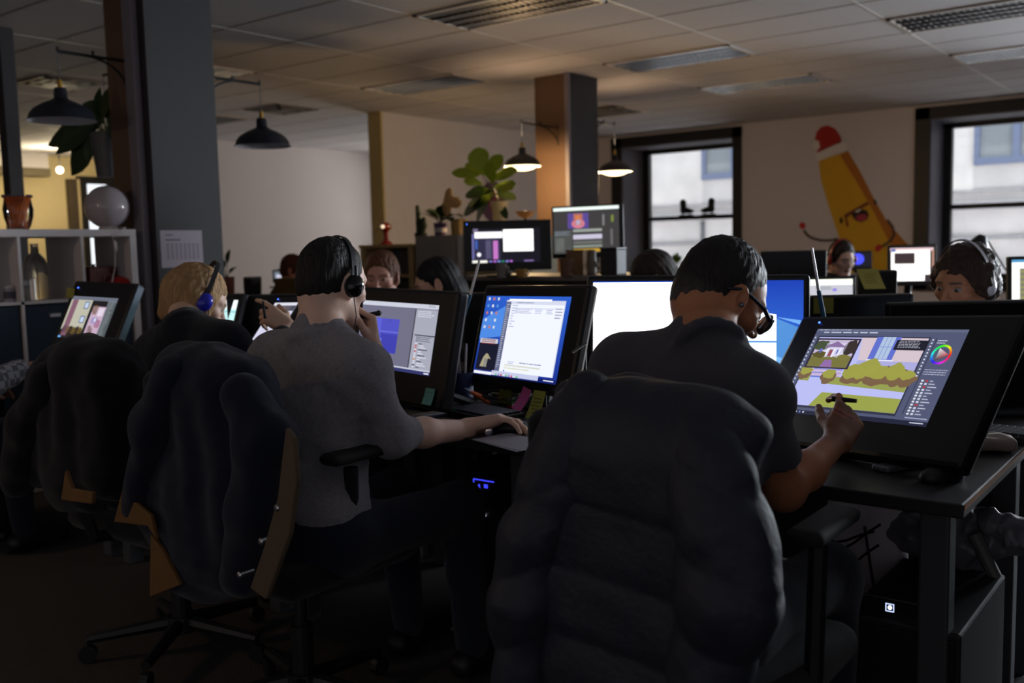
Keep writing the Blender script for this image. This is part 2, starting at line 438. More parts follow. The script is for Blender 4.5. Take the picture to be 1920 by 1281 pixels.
g.build('panel_joint', pm('joint_grey', RGB(96, 98, 104), .8), bld)
tag(MB().span((-22, WY + .82, -.5), (12, fy, -.3)).build('street', pm('street_snow', RGB(228, 228, 232), .9, bump=.3, bscale=3)), '', '')['kind'] = 'structure'  # made-up snow on the unseen street bounces light up to the ceiling
st = bpy.data.objects['street']; del st['label'], st['category']

# ---------------- ceiling lights and vents
M_louv = pm('silver_louvre', RGB(175, 180, 185), .22, metal=.9, bump=.5, bscale=9, stretch=(.4, 3, 1))
M_louv_darkrefl = pm('dark_louvre', RGB(70, 66, 66), .4, metal=.7, bump=.5, bscale=9)  # louvre with the dark room's reflection put into its colour
def troffer(x, y, mat, label):
    t = thing('ceiling_light', label, 'ceiling light', (x, y, CZ), group='unlit ceiling light panels')
    f = MB()
    for (a, b) in (((-.6, -.295), (.6, -.265)), ((-.6, .265), (.6, .295)), ((-.6, -.295), (-.57, .295)), ((.57, -.295), (.6, .295))): f.span((a[0], a[1], -.012), (b[0], b[1], 0))
    f.build('frame', M_bar, t)
    l = MB(); l.span((-.57, -.265, -.006), (.57, .265, -.002))
    for k in range(1, 24): l.span((-.57 + k * .0475, -.265, -.012), (-.568 + k * .0475, .265, -.004))
    for k in range(1, 4): l.span((-.57, -.265 + k * .1325 - .003, -.014), (.57, -.262 + k * .1325, -.004))
    l.build('louvre', mat, t)
X = lambda k: -2.22 - 1.22 * k - .61
Y = lambda k: 4.37 + .61 * k + .305
for kx, ky, m, lab in ((1, 1, M_louv_darkrefl, 'dark louvred ceiling light nearest above the desks, left of centre'),
                       (-1, 5, M_louv_darkrefl, 'dark grey louvred ceiling light at the top right corner'),
                       (1, 5, M_louv, 'silver louvred ceiling light just right of the far pillar'),
                       (-1, 8, M_louv, 'silver ceiling light at the right edge below the dark one'),
                       (1, 8, M_louv, 'silver ceiling light in front of the left window'),
                       (3, 4, M_louv, 'silver ceiling light left of the far pillar top'),
                       (4, 1, M_louv, 'dull ceiling light beside the front pillar above the unlit black pendant'),
                       (3, 9, M_louv, 'silver ceiling light beyond the far pillar near the left window'),
                       (6, 4, M_louv, 'faint ceiling light panel above the pink far wall')):
    troffer(X(kx), Y(ky), m, lab)
M_vent = pm('vent_metal', RGB(120, 110, 98), .5)
def vent(p, label):
    t = thing('ceiling_vent', label, 'vent', (p[0], p[1], CZ), group='square ceiling vents')
    for k, (r, z) in enumerate(((.29, -.005), (.21, -.012), (.13, -.018))):
        m = MB(); w_ = .035
        m.span((-r, -r, z - .006), (r, -r + w_, z)); m.span((-r, r - w_, z - .006), (r, r, z)); m.span((-r, -r, z - .006), (-r + w_, r, z)); m.span((r - w_, -r, z - .006), (r, r, z))
        m.build('ring', M_vent, t)
    MB().span((-.27, -.27, -.003), (.27, .27, -.001)).build('backing', M_black, t)
    MB().span((-.07, -.07, -.026), (.07, .07, -.02)).build('centre_plate', M_vent, t)
vent(atz(113, 155, CZ), 'square ceiling vent above the left black pendant lamp')
vent(atz(528, 205, CZ), 'square ceiling vent just right of the second black pendant lamp')
vent(atz(1135, 206, CZ), 'square ceiling vent just right of the far pillar')

# ---------------- pendant lamps on wall brackets
M_shade = pm('black_enamel', RGB(30, 34, 44), .38)
M_shadei = pm('white_enamel', RGB(215, 215, 222), .5)
M_brass = pm('brass', RGB(190, 150, 70), .3, metal=1)
M_cord = pm('grey_cord', RGB(90, 95, 105), .7)
def pendant(anchor, dirn, zarm, armlen, drop, lit, label, R=.185):
    """anchor = point on the pillar, dirn = +1/-1 along y"""
    a = np.array([anchor[0], anchor[1], zarm]); e = a + [0, dirn * armlen, 0]
    t = thing('pendant_lamp', label, 'lamp', a, group='black pendant lamps on pillar brackets'); o = a
    b = MB(o); b.tube([a, e], .009, 8)
    n_ = 10; b.tube([a + [0, dirn * (.01 + armlen * .62 * (1 - math.cos(q))), -.16 * (1 - math.sin(q))] for q in np.linspace(0, math.pi / 2, n_)], .007, 8)
    b.span(a - [.02, .004 if dirn > 0 else .0, .26], a + [.02, .004, .03])
    b.span(e - [0.006, .006, .0], e + [.006, .006, .025]); b.span(a + [-.006, dirn * armlen * .5 - .006, 0], a + [.006, dirn * armlen * .5 + .006, .03])
    b.build('bracket', M_blackm, t)
    top = e - [0, 0, drop]
    MB(o).tube([e, top + [0, 0, .03]], .003, 6).build('cord', M_cord, t)
    MB(o).lathe([(.0, .045), (.012, .045), (.014, .0), (.0, .0)], top, 16).build('cord_grip', M_brass, t, smooth=True)
    pr = [(.030, .0), (.034, -.012), (.035, -.055), (.05, -.066), (.10, -.088), (.145, -.115), (.168, -.145), (.176, -.172), (.185, -.180)]
    pr = [(r * R / .185, z * R / .185) for r, z in pr]
    s_ = MB(o).lathe([(.001, 0)] + pr, top, 40).build('shade', M_shade, t, smooth=True, sharp=70)
    MB(o).lathe([(max(r - .004, .001), z - .001) for r, z in [(.001, -.002)] + pr], top, 40).build('inner_lining', M_shadei, t, smooth=True, sharp=70)
    bulb = top - [0, 0, .105 * R / .185 + .012]
    MB(o).ball(bulb if not lit else top - [0, 0, .168 * R / .185], .032 if not lit else (.135, .135, .05), 28).build('bulb', em('warm_bulb', (1, .74, .38), 6) if lit else pm('frosted_bulb', RGB(190, 190, 195), .4), t, smooth=True)  # lit bulb widened to carry the overexposed glow at the rim
    if lit:
        L = add_light('pendant_light', 'POINT', tuple(bulb - [0, 0, .17]), lit, (1, .66, .32), radius=.05)
        add_light('pendant_uplight', 'SPOT', tuple(top + [0, 0, .10]), 7, (1, .66, .38), rot=(math.pi, 0, 0), spot=math.radians(168), blend=1, radius=.08)  # spot added above the closed shade to warm the ceiling
    return t
cx = -5.3
def arm_for(px, pyarm, yl, x=cx): return aty(px, pyarm, yl)
e = atx(108, 96, -5.3); pendant((e[0], 3.22), -1, e[2], 3.22 - e[1], .20, 0, 'unlit black pendant lamp above the shelf at far left', .185)
e = atx(487, 158, -5.2); pendant((e[0], 3.68), 1, e[2], e[1] - 3.68, .22, 0, 'unlit black pendant lamp just right of the front pillar')
e = aty(978, 230, 7.0); pendant((e[0], 7.58), -1, e[2], .58, .22, 34, 'lit black pendant lamp left of the far pillar, partly behind the fig leaves', .17)
e = atx(1143, 232, -5.15); pendant((e[0], 8.03), 1, e[2], max(e[1] - 8.03, .4), .30, 34, 'lit black pendant lamp hanging right of the far pillar', .175)

# ---------------- banana mural painted on the window wall
def mural():
    t = thing('banana_mural', 'painted yellow banana wearing a red and white winter hat on the window wall', 'mural', (-4.2, WY - .002, 1.2))
    o = t.location
    def poly(pts, name, col, lay, lab=None):
        P = [aty(x, y, WY) for x, y in pts]; c = np.mean(P, 0)
        m = MB(o); m.prism([(q[0], q[2]) for q in P], (0, WY - .002 * lay, 0), (1, 0, 0), (0, 0, 1), .0018)
        ob = m.build(name, pm('mural_' + name + str(col), RGB(*col), .7), t)
        if lab: ob['label'] = lab
    poly([(1535, 302), (1590, 283), (1612, 320), (1640, 375), (1663, 415), (1690, 447), (1702, 458), (1700, 530), (1600, 530), (1575, 450), (1555, 390), (1540, 340)], 'banana_body', (212, 160, 20), 1, 'yellow banana body')
    poly([(1575, 290), (1590, 283), (1612, 320), (1640, 375), (1663, 415), (1702, 458), (1700, 500), (1668, 455), (1640, 400), (1612, 350)], 'banana_shade', (176, 104, 22), 2, 'orange painted side')
    poly([(1532, 300), (1528, 288), (1578, 264), (1588, 272), (1588, 281), (1560, 290), (1537, 302)], 'hat_brim', (225, 215, 210), 3, 'white fur brim')
    poly([(1532, 287), (1537, 265), (1528, 262), (1531, 248), (1540, 238), (1552, 235), (1566, 241), (1576, 255), (1579, 266)], 'hat', (172, 28, 22), 3, 'red hat')
    poly([(1523, 274), (1529, 265), (1536, 268), (1538, 277), (1530, 282)], 'pompom', (225, 215, 210), 4)
    poly([(1583, 403), (1627, 378), (1630, 383), (1588, 408), (1592, 424), (1588, 426)], 'spectacles', (120, 52, 20), 4)
    poly([(1597, 401), (1606, 394), (1616, 392), (1626, 395), (1630, 403), (1626, 412), (1616, 417), (1606, 414), (1600, 408)], 'mouth', (40, 18, 24), 5)
    poly([(1604, 407), (1614, 402), (1624, 402), (1627, 408), (1620, 415), (1610, 414)], 'tongue', (170, 50, 70), 6)
    poly([(1603, 397), (1612, 392), (1616, 393), (1608, 399)], 'teeth', (225, 220, 215), 6)
    poly([(1575, 409), (1579, 407), (1581, 416), (1578, 420), (1575, 417)], 'eye', (35, 25, 15), 4)
    poly([(1638, 375), (1642, 374), (1645, 382), (1641, 385)], 'eye', (35, 25, 15), 4)
    def strip(pts, w):
        P = [np.array(p, float) for p in pts]; up, dn = [], []
        for i, p in enumerate(P):
            d = nrm(P[min(i + 1, len(P) - 1)] - P[max(i - 1, 0)]); nn = np.array([-d[1], d[0]]) * w; up.append(tuple(p + nn)); dn.append(tuple(p - nn))
        poly(up + dn[::-1], 'arm', (70, 55, 48), 4)
    strip([(1508, 432), (1514, 441), (1524, 447), (1540, 451), (1556, 451), (1572, 448)], 2.4)
    strip([(1664, 412), (1674, 425), (1677, 440), (1670, 452), (1658, 460), (1650, 465)], 2.4)
    poly([(1499, 422), (1503, 416), (1510, 419), (1511, 426), (1506, 430), (1500, 427)], 'glove', (190, 40, 36), 5, 'red glove')
    poly([(1642, 462), (1650, 457), (1655, 464), (1648, 472), (1641, 470)], 'glove', (190, 40, 36), 5, 'red glove')
mural()
# ------------------------------------------------------------------ displays
def frame(yaw, t, roll):
    yaw, t, roll = map(math.radians, (yaw, t, roll))
    ux = np.array([math.cos(yaw), math.sin(yaw), 0]); back = np.array([-math.sin(yaw), math.cos(yaw), 0])
    up = np.array([0, 0, 1]) * math.cos(t) + back * math.sin(t)
    a, b = ux * math.cos(roll) + up * math.sin(roll), up * math.cos(roll) - ux * math.sin(roll)
    return a, b, np.cross(a, b)
class Disp:
    """a lit panel: flat coloured shapes in picture units 0..1 (left to right, top to bottom), drawn by the panel's own pixels"""
    def __init__(s, c, ux, up, n, w, h, gain=1.0, off=(0, 0, 0)):
        s.c, s.ux, s.up, s.n, s.w, s.h, s.g = map(lambda q: q, (np.array(c, float), ux, up, n, w, h, gain)); s.off = np.array(off, float)
        s.v = []; s.f = []; s.col = []; s.l = 0
    def pt(s, x, y, l): return s.c + s.ux * (x - .5) * s.w + s.up * (.5 - y) * s.h + s.n * (.00012 * l) - s.off
    def poly(s, pts, col, g=1, lay=None):
        l = s.l if lay is None else lay
        b = len(s.v); s.v += [tuple(s.pt(x, y, l)) for x, y in pts]; s.f.append([b + i for i in range(len(pts))][::-1])
        c = np.array(RGB(*col)) * s.g * g; s.col += [c] * len(pts); return s
    def rect(s, x0, y0, x1, y1, col, g=1): return s.poly([(x0, y0), (x1, y0), (x1, y1), (x0, y1)], col, g)
    def up_(s): s.l += 1; return s
    def grad(s, x0, y0, x1, y1, c0, c1, g=1, vertical=True):
        s.rect(x0, y0, x1, y1, c0, g); e = np.array(RGB(*c1)) * s.g * g
        i = len(s.col)
        if vertical: s.col[i - 2] = e; s.col[i - 1] = e
        else: s.col[i - 3] = e; s.col[i - 2] = e
        return s
    def disc(s, x, y, rx, ry, col, g=1, n=18, a0=0, a1=2 * math.pi): return s.poly([(x + rx * math.cos(a), y + ry * math.sin(a)) for a in np.linspace(a0, a1, n, endpoint=False)][::1], col, g)
    def blob(s, x, y, rx, ry, col, seed=0, g=1, n=22):
        r = np.random.default_rng(seed); ph = r.uniform(0, 6, 3)
        return s.poly([(x + rx * (1 + .12 * math.sin(3 * a + ph[0]) + .08 * math.sin(5 * a + ph[1])) * math.cos(a), y + ry * (1 + .12 * math.sin(4 * a + ph[2]) + .07 * math.sin(7 * a + ph[1])) * math.sin(a)) for a in np.linspace(0, 2 * math.pi, n, endpoint=False)], col, g)
    def lines(s, x0, y0, x1, y1, rows, col, seed=0, fill=.6, th=.35, words=True):
        r = np.random.default_rng(seed); dy = (y1 - y0) / rows
        for k in range(rows):
            x = x0; e = x0 + (x1 - x0) * r.uniform(fill, 1)
            while x < e:
                w = (x1 - x0) * (r.uniform(.05, .16) if words else 1); s.rect(x, y0 + k * dy, min(x + w, e), y0 + (k + th) * dy, col); x += w + (x1 - x0) * .025
        return s
    def build(s, parent, name='display'):
        o = mesh_obj(name, s.v, s.f, SCREEN, parent, cols=np.array(s.col)); return o
M_bez = pm('black_bezel', RGB(17, 18, 22), .42, bump=.03, bscale=400)
M_tabs = pm('grey_tablet_edge', RGB(80, 88, 100), .4, metal=.4)
M_led = em('blue_led', RGB(70, 110, 255), 5)
M_foot = pm('grey_metal_foot', RGB(110, 114, 120), .4, metal=.5)
DZ = .73
def monitor(name, label, cat, c, yaw, tilt, roll, w, h, bez, thick=.03, gain=1.0, deskz=DZ, stand='foot', led=None, edge=None, bev=.006, mat=None, group=None, foot_off=.0):
    """bez = left, right, top, bottom margins"""
    c = np.array(c, float); ux, up, n = frame(yaw, tilt, roll)
    back = -np.array([n[0], n[1], 0]); back = nrm(back)
    base = c + back * (.09 + foot_off); base[2] = deskz
    t = thing(name, label, cat, base, group=group)
    l, r, tp, bt = bez; hc = c + ux * (r - l) / 2 + up * (tp - bt) / 2 - n * (thick / 2 + .001)
    R = np.stack([ux, up, n], 1)
    MB(base).box(hc, (w + l + r, h + tp + bt, thick), R).build('housing', mat or M_bez, t, bevel=bev)
    if edge: MB(base).box(hc + ux * ((w + l + r) / 2 + .003), (.008, h + tp + bt - .02, thick * .8), R).build('side_trim', M_tabs, t, bevel=.002)
    if stand:
        m = MB(base); hb = hc - n * (thick / 2 + .02)
        m.box(hb + n * .005, (.14, .12, .03), R)
        bot = base + [0, 0, .012]
        if stand == 'foot':
            m.tube([hb - n * .0, base + back * .02 + [0, 0, max(.04, (hb[2] - deskz) * .45)], base + [0, 0, .015]], [.022, .024, .03], 10)
            m.build('stand_arm', M_bez, t)
            MB(base).box(bot - [0, 0, .006], (.26, .20, .012), np.stack([ux * [1, 1, 0] / np.linalg.norm(ux[:2]), back, [0, 0, 1]], 1)).build('stand_base', M_bez, t, bevel=.004)
        else:
            lo = hc - up * (h / 2 + bt) * .55; hx = nrm(ux * [1, 1, 0])
            for sgn in (-1, 1):
                s0 = lo + hx * sgn * w * .32 - n * .02
                fr = s0.copy(); fr[2] = deskz + .008; fr = fr - back * .10; rear = fr + back * .30
                MB(base).tube([s0, (s0 + rear) / 2 + [0, 0, .0], rear + [0, 0, .004]], [.014, .013, .012], 8).build('stand_leg', M_bez, t)
                MB(base).box((fr + rear) / 2, (.045, np.linalg.norm(rear - fr), .014), np.stack([hx, back, [0, 0, 1]], 1)).build('foot', M_foot, t, bevel=.005)
            m.build('mount', M_bez, t)
    if led:
        p = c + ux * led[0] + up * led[1] + n * .0015
        MB(base).box(p, (.005, .004, .002), R).build('power_light', M_led, t)
    d = Disp(c, ux, up, n, w, h, gain, base)
    return t, d
def note(c, R, w, h, col, label, curl=.01, lines=4, group='sticky notes'):
    """paper note: R columns = right, up, normal"""
    c = np.array(c, float); ux, up, n = R; N = 8
    m = MB(c); vs = []; fs = []
    for i in range(N + 1):
        y = .5 - i / N; z = curl * (i / N) ** 2
        for x in (-.5, .5): vs.append(c + ux * x * w + up * y * h + n * (z + .001))
    vs2 = [v - n * .0006 for v in vs]; k = len(vs)
    for i in range(N): a = 2 * i; fs.append((a, a + 2, a + 3, a + 1)); fs.append((k + a, k + a + 1, k + a + 3, k + a + 2))
    for i in range(N):
        a = 2 * i; fs.append((a, k + a, k + a + 2, a + 2)); fs.append((a + 1, a + 3, k + a + 3, k + a + 1))
    m.add(vs + vs2, fs)
    t = thing('sticky_note', label, 'note', c, group=None)
    m.build('paper', pm('note_%d_%d_%d' % col, RGB(*col), .8, var=.05), t, smooth=True)
    if lines:
        q = MB(c); r = np.random.default_rng(int(abs(c[0]) * 1000))
        for k in range(lines):
            y = .25 - k * .55 / lines; z = curl * (.5 - y) ** 2
            q.box(c + up * y * h + n * (z + .0018) + ux * r.uniform(-.06, .06) * w, (w * r.uniform(.45, .75), h * .018, .0004), np.stack([ux, up, n], 1))
        q.build('handwriting', pm('pen_ink', RGB(60, 60, 50), .8), t)
    return t

# ---- near man's pen display
k_ = .93; c1 = (-.796 * k_, 2.553 * k_, H + (.899 - H) * k_); F1 = (-24.9, 38.6, 4.3)
t, d = monitor('pen_display', 'large tilted black pen display showing a painted garden, in front of the man in glasses', 'drawing display', c1, *F1, .479 * k_, .283 * k_, (.082, .12, .047, .088), .045, 1.0, stand='legs', led=(-.228, .152), bev=.012)
B = (44, 48, 62)
d.rect(0, 0, 1, 1, (82, 88, 116))
d.up_().rect(0, 0, 1, .03, (96, 104, 130)).rect(.035, .085, .80, .925, (50, 52, 72)).rect(.0, .955, 1, 1, (34, 36, 58))
d.lines(.06, .035, .6, .06, 1, (200, 205, 225), 3, .7, .5).lines(.02, .005, .25, .025, 1, (200, 205, 225), 4, .9, .6)
d.up_()
# painting: sky wall, house side, path, lawns
d.rect(.045, .10, .79, .90, (186, 190, 244))
d.up_(); d.poly([(.36, .10), (.79, .10), (.79, .36), (.40, .36)], (214, 196, 206)); d.poly([(.045, .40), (.33, .40), (.33, .56), (.045, .56)], (206, 184, 214)); d.rect(.40, .36, .79, .50, (172, 172, 224))
for k in range(4): d.rect(.12, .42 + k * .045, .33, .44 + k * .045, (96, 122, 214))
d.up_(); d.rect(.46, .09, .62, .35, (98, 112, 206)); d.poly([(.26, .56), (.79, .56), (.79, .68), (.24, .64)], (150, 158, 82)); d.poly([(.26, .74), (.79, .75), (.79, .90), (.21, .90)], (154, 162, 76)); d.poly([(.045, .56), (.12, .56), (.12, .62), (.045, .62)], (150, 158, 82))
d.up_(); d.rect(.50, .09, .585, .34, (176, 196, 226)); d.rect(.455, .345, .63, .36, (232, 234, 250))
for k, (x, y, r, q) in enumerate(((.07, .52, .05, .06), (.25, .545, .055, .075), (.42, .50, .09, .11), (.50, .45, .08, .11), (.58, .50, .10, .11), (.68, .49, .08, .11), (.76, .52, .07, .08))): d.blob(x, y + .025, r, q, (122, 96, 70), k)
d.up_()
for k, (x, y, r, q) in enumerate(((.07, .50, .045, .05), (.25, .53, .045, .055), (.40, .49, .07, .08), (.50, .43, .065, .09), (.57, .48, .08, .08), (.68, .47, .062, .09), (.76, .50, .05, .05), (.46, .52, .05, .05))): d.blob(x, y, r, q, (158, 158, 72), k + 20)
for k in range(3): d.rect(.50 + k * .028, .09, .503 + k * .028, .34, (110, 126, 200))
d.rect(.50, .2, .585, .206, (110, 126, 200))
d.up_()
# small reference picture, top left
d.rect(.045, .115, .36, .47, (50, 40, 60)); d.up_().rect(.055, .135, .345, .455, (196, 184, 214))
d.up_(); d.rect(.055, .33, .345, .455, (120, 116, 62)).blob(.10, .20, .06, .06, (70, 80, 56), 3).blob(.31, .22, .045, .09, (56, 48, 46), 4).rect(.13, .17, .28, .34, (214, 210, 236))
d.up_(); d.poly([(.12, .22), (.20, .15), (.28, .22)], (138, 110, 160)).rect(.15, .23, .16, .34, (240, 238, 250)).rect(.20, .23, .21, .34, (240, 238, 250)).rect(.24, .23, .25, .34, (240, 238, 250)).rect(.17, .25, .195, .33, (150, 80, 90)).blob(.11, .31, .05, .04, (92, 84, 40), 5).blob(.29, .335, .05, .03, (124, 120, 60), 6).poly([(.15, .455), (.24, .455), (.22, .37), (.17, .37)], (146, 108, 168)).rect(.095, .24, .115, .29, (96, 110, 190)).rect(.225, .25, .235, .30, (96, 110, 190))
d.up_(); d.rect(.60, .125, .80, .235, (30, 30, 44)); d.up_(); d.lines(.62, .135, .79, .22, 5, (190, 192, 206), 8, .6, .35)
# colour wheel and layer list
n_ = 36
cxw, cyw = .905, .27; ra, rb = .058, .105
import colorsys
for k in range(n_):
    a, b = 2 * math.pi * k / n_, 2 * math.pi * (k + 1) / n_; q = colorsys.hsv_to_rgb((1 - k / n_) % 1, .85, 1)
    d.poly([(cxw + ra * math.cos(a), cyw + rb * math.sin(a)), (cxw + ra * math.cos(b), cyw + rb * math.sin(b)), (cxw + ra * .78 * math.cos(b), cyw + rb * .78 * math.sin(b)), (cxw + ra * .78 * math.cos(a), cyw + rb * .78 * math.sin(a))], tuple(int(v * 235) for v in q))
d.poly([(cxw + ra * .74, cyw), (cxw - ra * .38, cyw - rb * .64), (cxw - ra * .38, cyw + rb * .64)], (200, 60, 60)); d.col[-2] = np.array(RGB(225, 225, 230)); d.col[-1] = np.array(RGB(40, 40, 46))
d.rect(.835, .10, .842, .90, (60, 64, 86)); d.lines(.85, .12, .93, .17, 2, (205, 208, 225), 2)
for k in range(12): d.rect(.815, .11 + k * .035, .825, .125 + k * .035, (210, 212, 228))
d.lines(.85, .43, .99, .50, 3, (175, 178, 200), 5, .8)
for k in range(12):
    y = .54 + k * .031; d.rect(.86, y, .874, y + .018, (225, 226, 235)); d.rect(.885, y, .90, y + .02, (180, 60, 64) if k in (0, 2, 8) else (206, 208, 226)); d.rect(.91, y + .004, .91 + .02 + .04 * ((k * 7) % 5) / 5, y + .014, (190, 192, 212))
for k in range(14): d.rect(.012, .10 + k * .045, .022, .12 + k * .045, (205, 208, 225))
for k in range(8): d.rect(.012 + k * .026, .968, .022 + k * .026, .985, (220, 225, 240) if k % 2 else (120, 150, 220))
d.rect(.90, .97, .98, .98, (200, 205, 220)); d.rect(.86, .925, .99, .935, (170, 175, 200))
d.build(t)

# ---- white/blue monitor behind him
t, d = monitor('desktop_monitor', 'large monitor with a blank white window beside blue wallpaper, behind the man in glasses', 'monitor', atd(1306, 640, 2.85), 29, 5, -.6, .612, .358, (.020, .020, .018, .03), .028, 1.0, led=None, bev=.012)
d.rect(0, 0, 1, 1, (30, 70, 190)); d.grad(.60, 0, 1, .5, (26, 62, 178), (60, 120, 226)); d.grad(.60, .5, 1, 1, (70, 140, 236), (120, 180, 246))
d.up_(); d.rect(0, .01, .455, 1, (255, 255, 255), 2.2); d.poly([(.5, .12), (.72, .2), (1, .40), (1, .95), (.7, .9), (.5, .9)], (96, 165, 245), .8)
d.up_(); d.poly([(.5, .20), (.72, .235), (.875, .28), (.875, .495), (.5, .495)], (240, 250, 255), 1.6); d.poly([(.5, .51), (.875, .51), (.875, .76), (.5, .80)], (240, 250, 255), 1.6)
d.poly([(.875, .30), (1, .33), (1, .37)], (120, 180, 250)).poly([(.875, .62), (1, .70), (.97, .95), (.875, .78)], (130, 190, 252))
d.rect(.455, .98, 1, 1, (190, 120, 130), .8)
d.build(t)

# ---- second pen display (document page)
c2 = (-1.864, 2.452, .961)
t, d = monitor('pen_display', 'black pen display with a white document window and sticky notes on its lower edge', 'drawing display', c2, -19.2, 15, 1.4, .479, .27, (.03, .075, .04, .035), .04, 1.0, stand='foot', bev=.012)
d.grad(0, 0, 1, 1, (44, 96, 206), (26, 50, 150)); d.up_(); d.poly([(0, .3), (.3, .1), (.3, .5), (0, .55)], (80, 140, 230)); d.rect(.0, .95, 1, 1, (20, 34, 110))
d.up_(); d.rect(.02, .60, .27, .94, (24, 26, 44)); d.rect(.02, .545, .25, .60, (206, 206, 214)); d.rect(.27, .05, .955, .93, (216, 220, 240)); d.rect(.01, .955, .24, .99, (240, 242, 250)); d.rect(.24, .93, .80, .985, (200, 206, 236))
d.up_(); d.rect(.27, .07, .33, .93, (96, 102, 132)); d.rect(.33, .10, .945, .93, (232, 236, 252), 1.12); d.rect(.30, .035, .80, .06, (246, 248, 255), 1.1)
d.up_(); d.rect(.34, .145, .945, .15, (170, 176, 205)); d.lines(.40, .075, .62, .10, 1, (110, 116, 140), 3, .9); d.lines(.40, .16, .60, .22, 3, (130, 136, 160), 4); d.lines(.63, .16, .72, .22, 3, (140, 146, 170), 5); d.lines(.76, .16, .84, .22, 3, (140, 146, 170), 6); d.lines(.86, .14, .94, .28, 4, (120, 125, 150), 7)
d.lines(.28, .10, .32, .9, 30, (200, 205, 225), 9, .5); d.lines(.35, .11, .42, .40, 9, (160, 166, 190), 10, .3)
d.lines(.56, .80, .82, .83, 1, (110, 116, 140), 11, .95); d.lines(.42, .80, .52, .84, 2, (130, 134, 150), 12); d.rect(.38, .84, .80, .855, (215, 216, 190)); d.rect(.38, .875, .68, .888, (222, 222, 180)); d.rect(.38, .91, .395, .925, (50, 70, 160))
for k in range(5):
    for j in range(3): d.rect(.03 + j * .06, .02 + k * .09, .055 + j * .06, .055 + k * .09, [(210, 215, 230), (90, 150, 220), (200, 120, 110), (225, 225, 230)][(k + j * 2) % 4])
for k in range(3): d.rect(.04, .555 + k * .022, .22, .565 + k * .022, (140, 40, 44))
d.poly([(.07, .90), (.10, .78), (.13, .73), (.155, .735), (.20, .80), (.16, .79), (.155, .90)], (170, 160, 130)); d.poly([(.12, .90), (.12, .80), (.15, .80), (.15, .90)], (60, 90, 140))
for k in range(10): d.rect(.26 + k * .032, .962, .278 + k * .032, .985, [(225, 225, 235), (90, 200, 110), (150, 120, 200), (210, 80, 110)][k % 4])
d.rect(.86, .965, .97, .978, (225, 230, 245))
d.build(t)
a_, b_ = atd(1073, 661, 2.66), atd(1100, 643, 2.66)
MB(t.location).tube([a_, a_ * .4 + b_ * .6, b_], [.0035, .003, .003], 8).build('tilt_lever', M_foot, t)
F2 = frame(-19.2, 15, 1.4)
lowr = np.array(c2) - F2[1] * .165
note(lowr + F2[0] * .10 - F2[1] * .03 + F2[2] * .006, (F2[0] * .97 - F2[1] * .2, F2[1] * .97 + F2[0] * .2, F2[2]), .05, .075, (214, 96, 160), 'pink sticky note on the lower edge of the document display', .02, 0)
note(lowr + F2[0] * .175 - F2[1] * .045 + F2[2] * .006, (F2[0], F2[1], F2[2]), .062, .10, (176, 176, 78), 'yellow written sticky note beside the pink one on the document display', .02, 5)

# ---- grey shirt man's pen display
c3 = atd(814, 639, 2.90) - frame(-12, 12, -.5)[0] * .215
t, d = monitor('pen_display', 'black pen display with a blue picture on grey, before the man in the grey shirt', 'drawing display', c3, -12, 12, -.5, .43, .216, (.06, .085, .047, .10), .045, 1.0, stand='legs', bev=.012)
d.rect(0, 0, 1, 1, (112, 112, 134)); d.up_(); d.rect(0, 0, 1, .065, (205, 208, 222)); d.rect(.0, .93, 1, .95, (200, 204, 220)); d.rect(0, .955, 1, 1, (52, 56, 108)); d.rect(.08, .25, .54, .76, (80, 82, 196)); d.rect(.735, .075, 1, .93, (168, 170, 186)); d.rect(.72, .075, .735, .93, (70, 70, 84))
d.up_(); d.rect(.08, .25, .30, .76, (92, 96, 214)); d.rect(.31, .48, .54, .76, (62, 64, 176)); d.rect(.08, .44, .54, .452, (120, 124, 226)); d.rect(.22, .55, .33, .62, (128, 136, 236)); d.rect(.25, .62, .31, .75, (112, 122, 230)); d.lines(.76, .10, .98, .20, 4, (228, 230, 240), 3, .7); d.rect(.755, .44, 1, .455, (60, 60, 76)); d.lines(.78, .47, .96, .55, 3, (60, 60, 76), 4, .7)
for k in range(13): d.rect(.775, .56 + k * .028, .80, .575 + k * .028, [(214, 80, 76), (230, 230, 240), (232, 150, 70), (60, 60, 76)][[1, 0, 0, 1, 0, 1, 1, 1, 2, 1, 1, 3, 1][k]]); d.rect(.82, .562 + k * .028, .86 + .1 * ((k * 5) % 4) / 4, .573 + k * .028, (226, 228, 240) if k % 3 else (50, 50, 62))
d.poly([(.42, .25), (.40, .30), (.405, .30), (.425, .25)], (40, 40, 90)); d.rect(.93, .965, .99, .985, (225, 228, 245)); d.lines(.88, .01, .99, .05, 2, (90, 94, 120), 8)
d.build(t)
F3 = frame(-12, 12, -.5)
q = c3 + F3[0] * .238 - F3[1] * .168 + F3[2] * .004
note(q, F3, .048, .05, (110, 178, 172), 'teal sticky note at the lower right corner of the grey painting display', .008, 1)

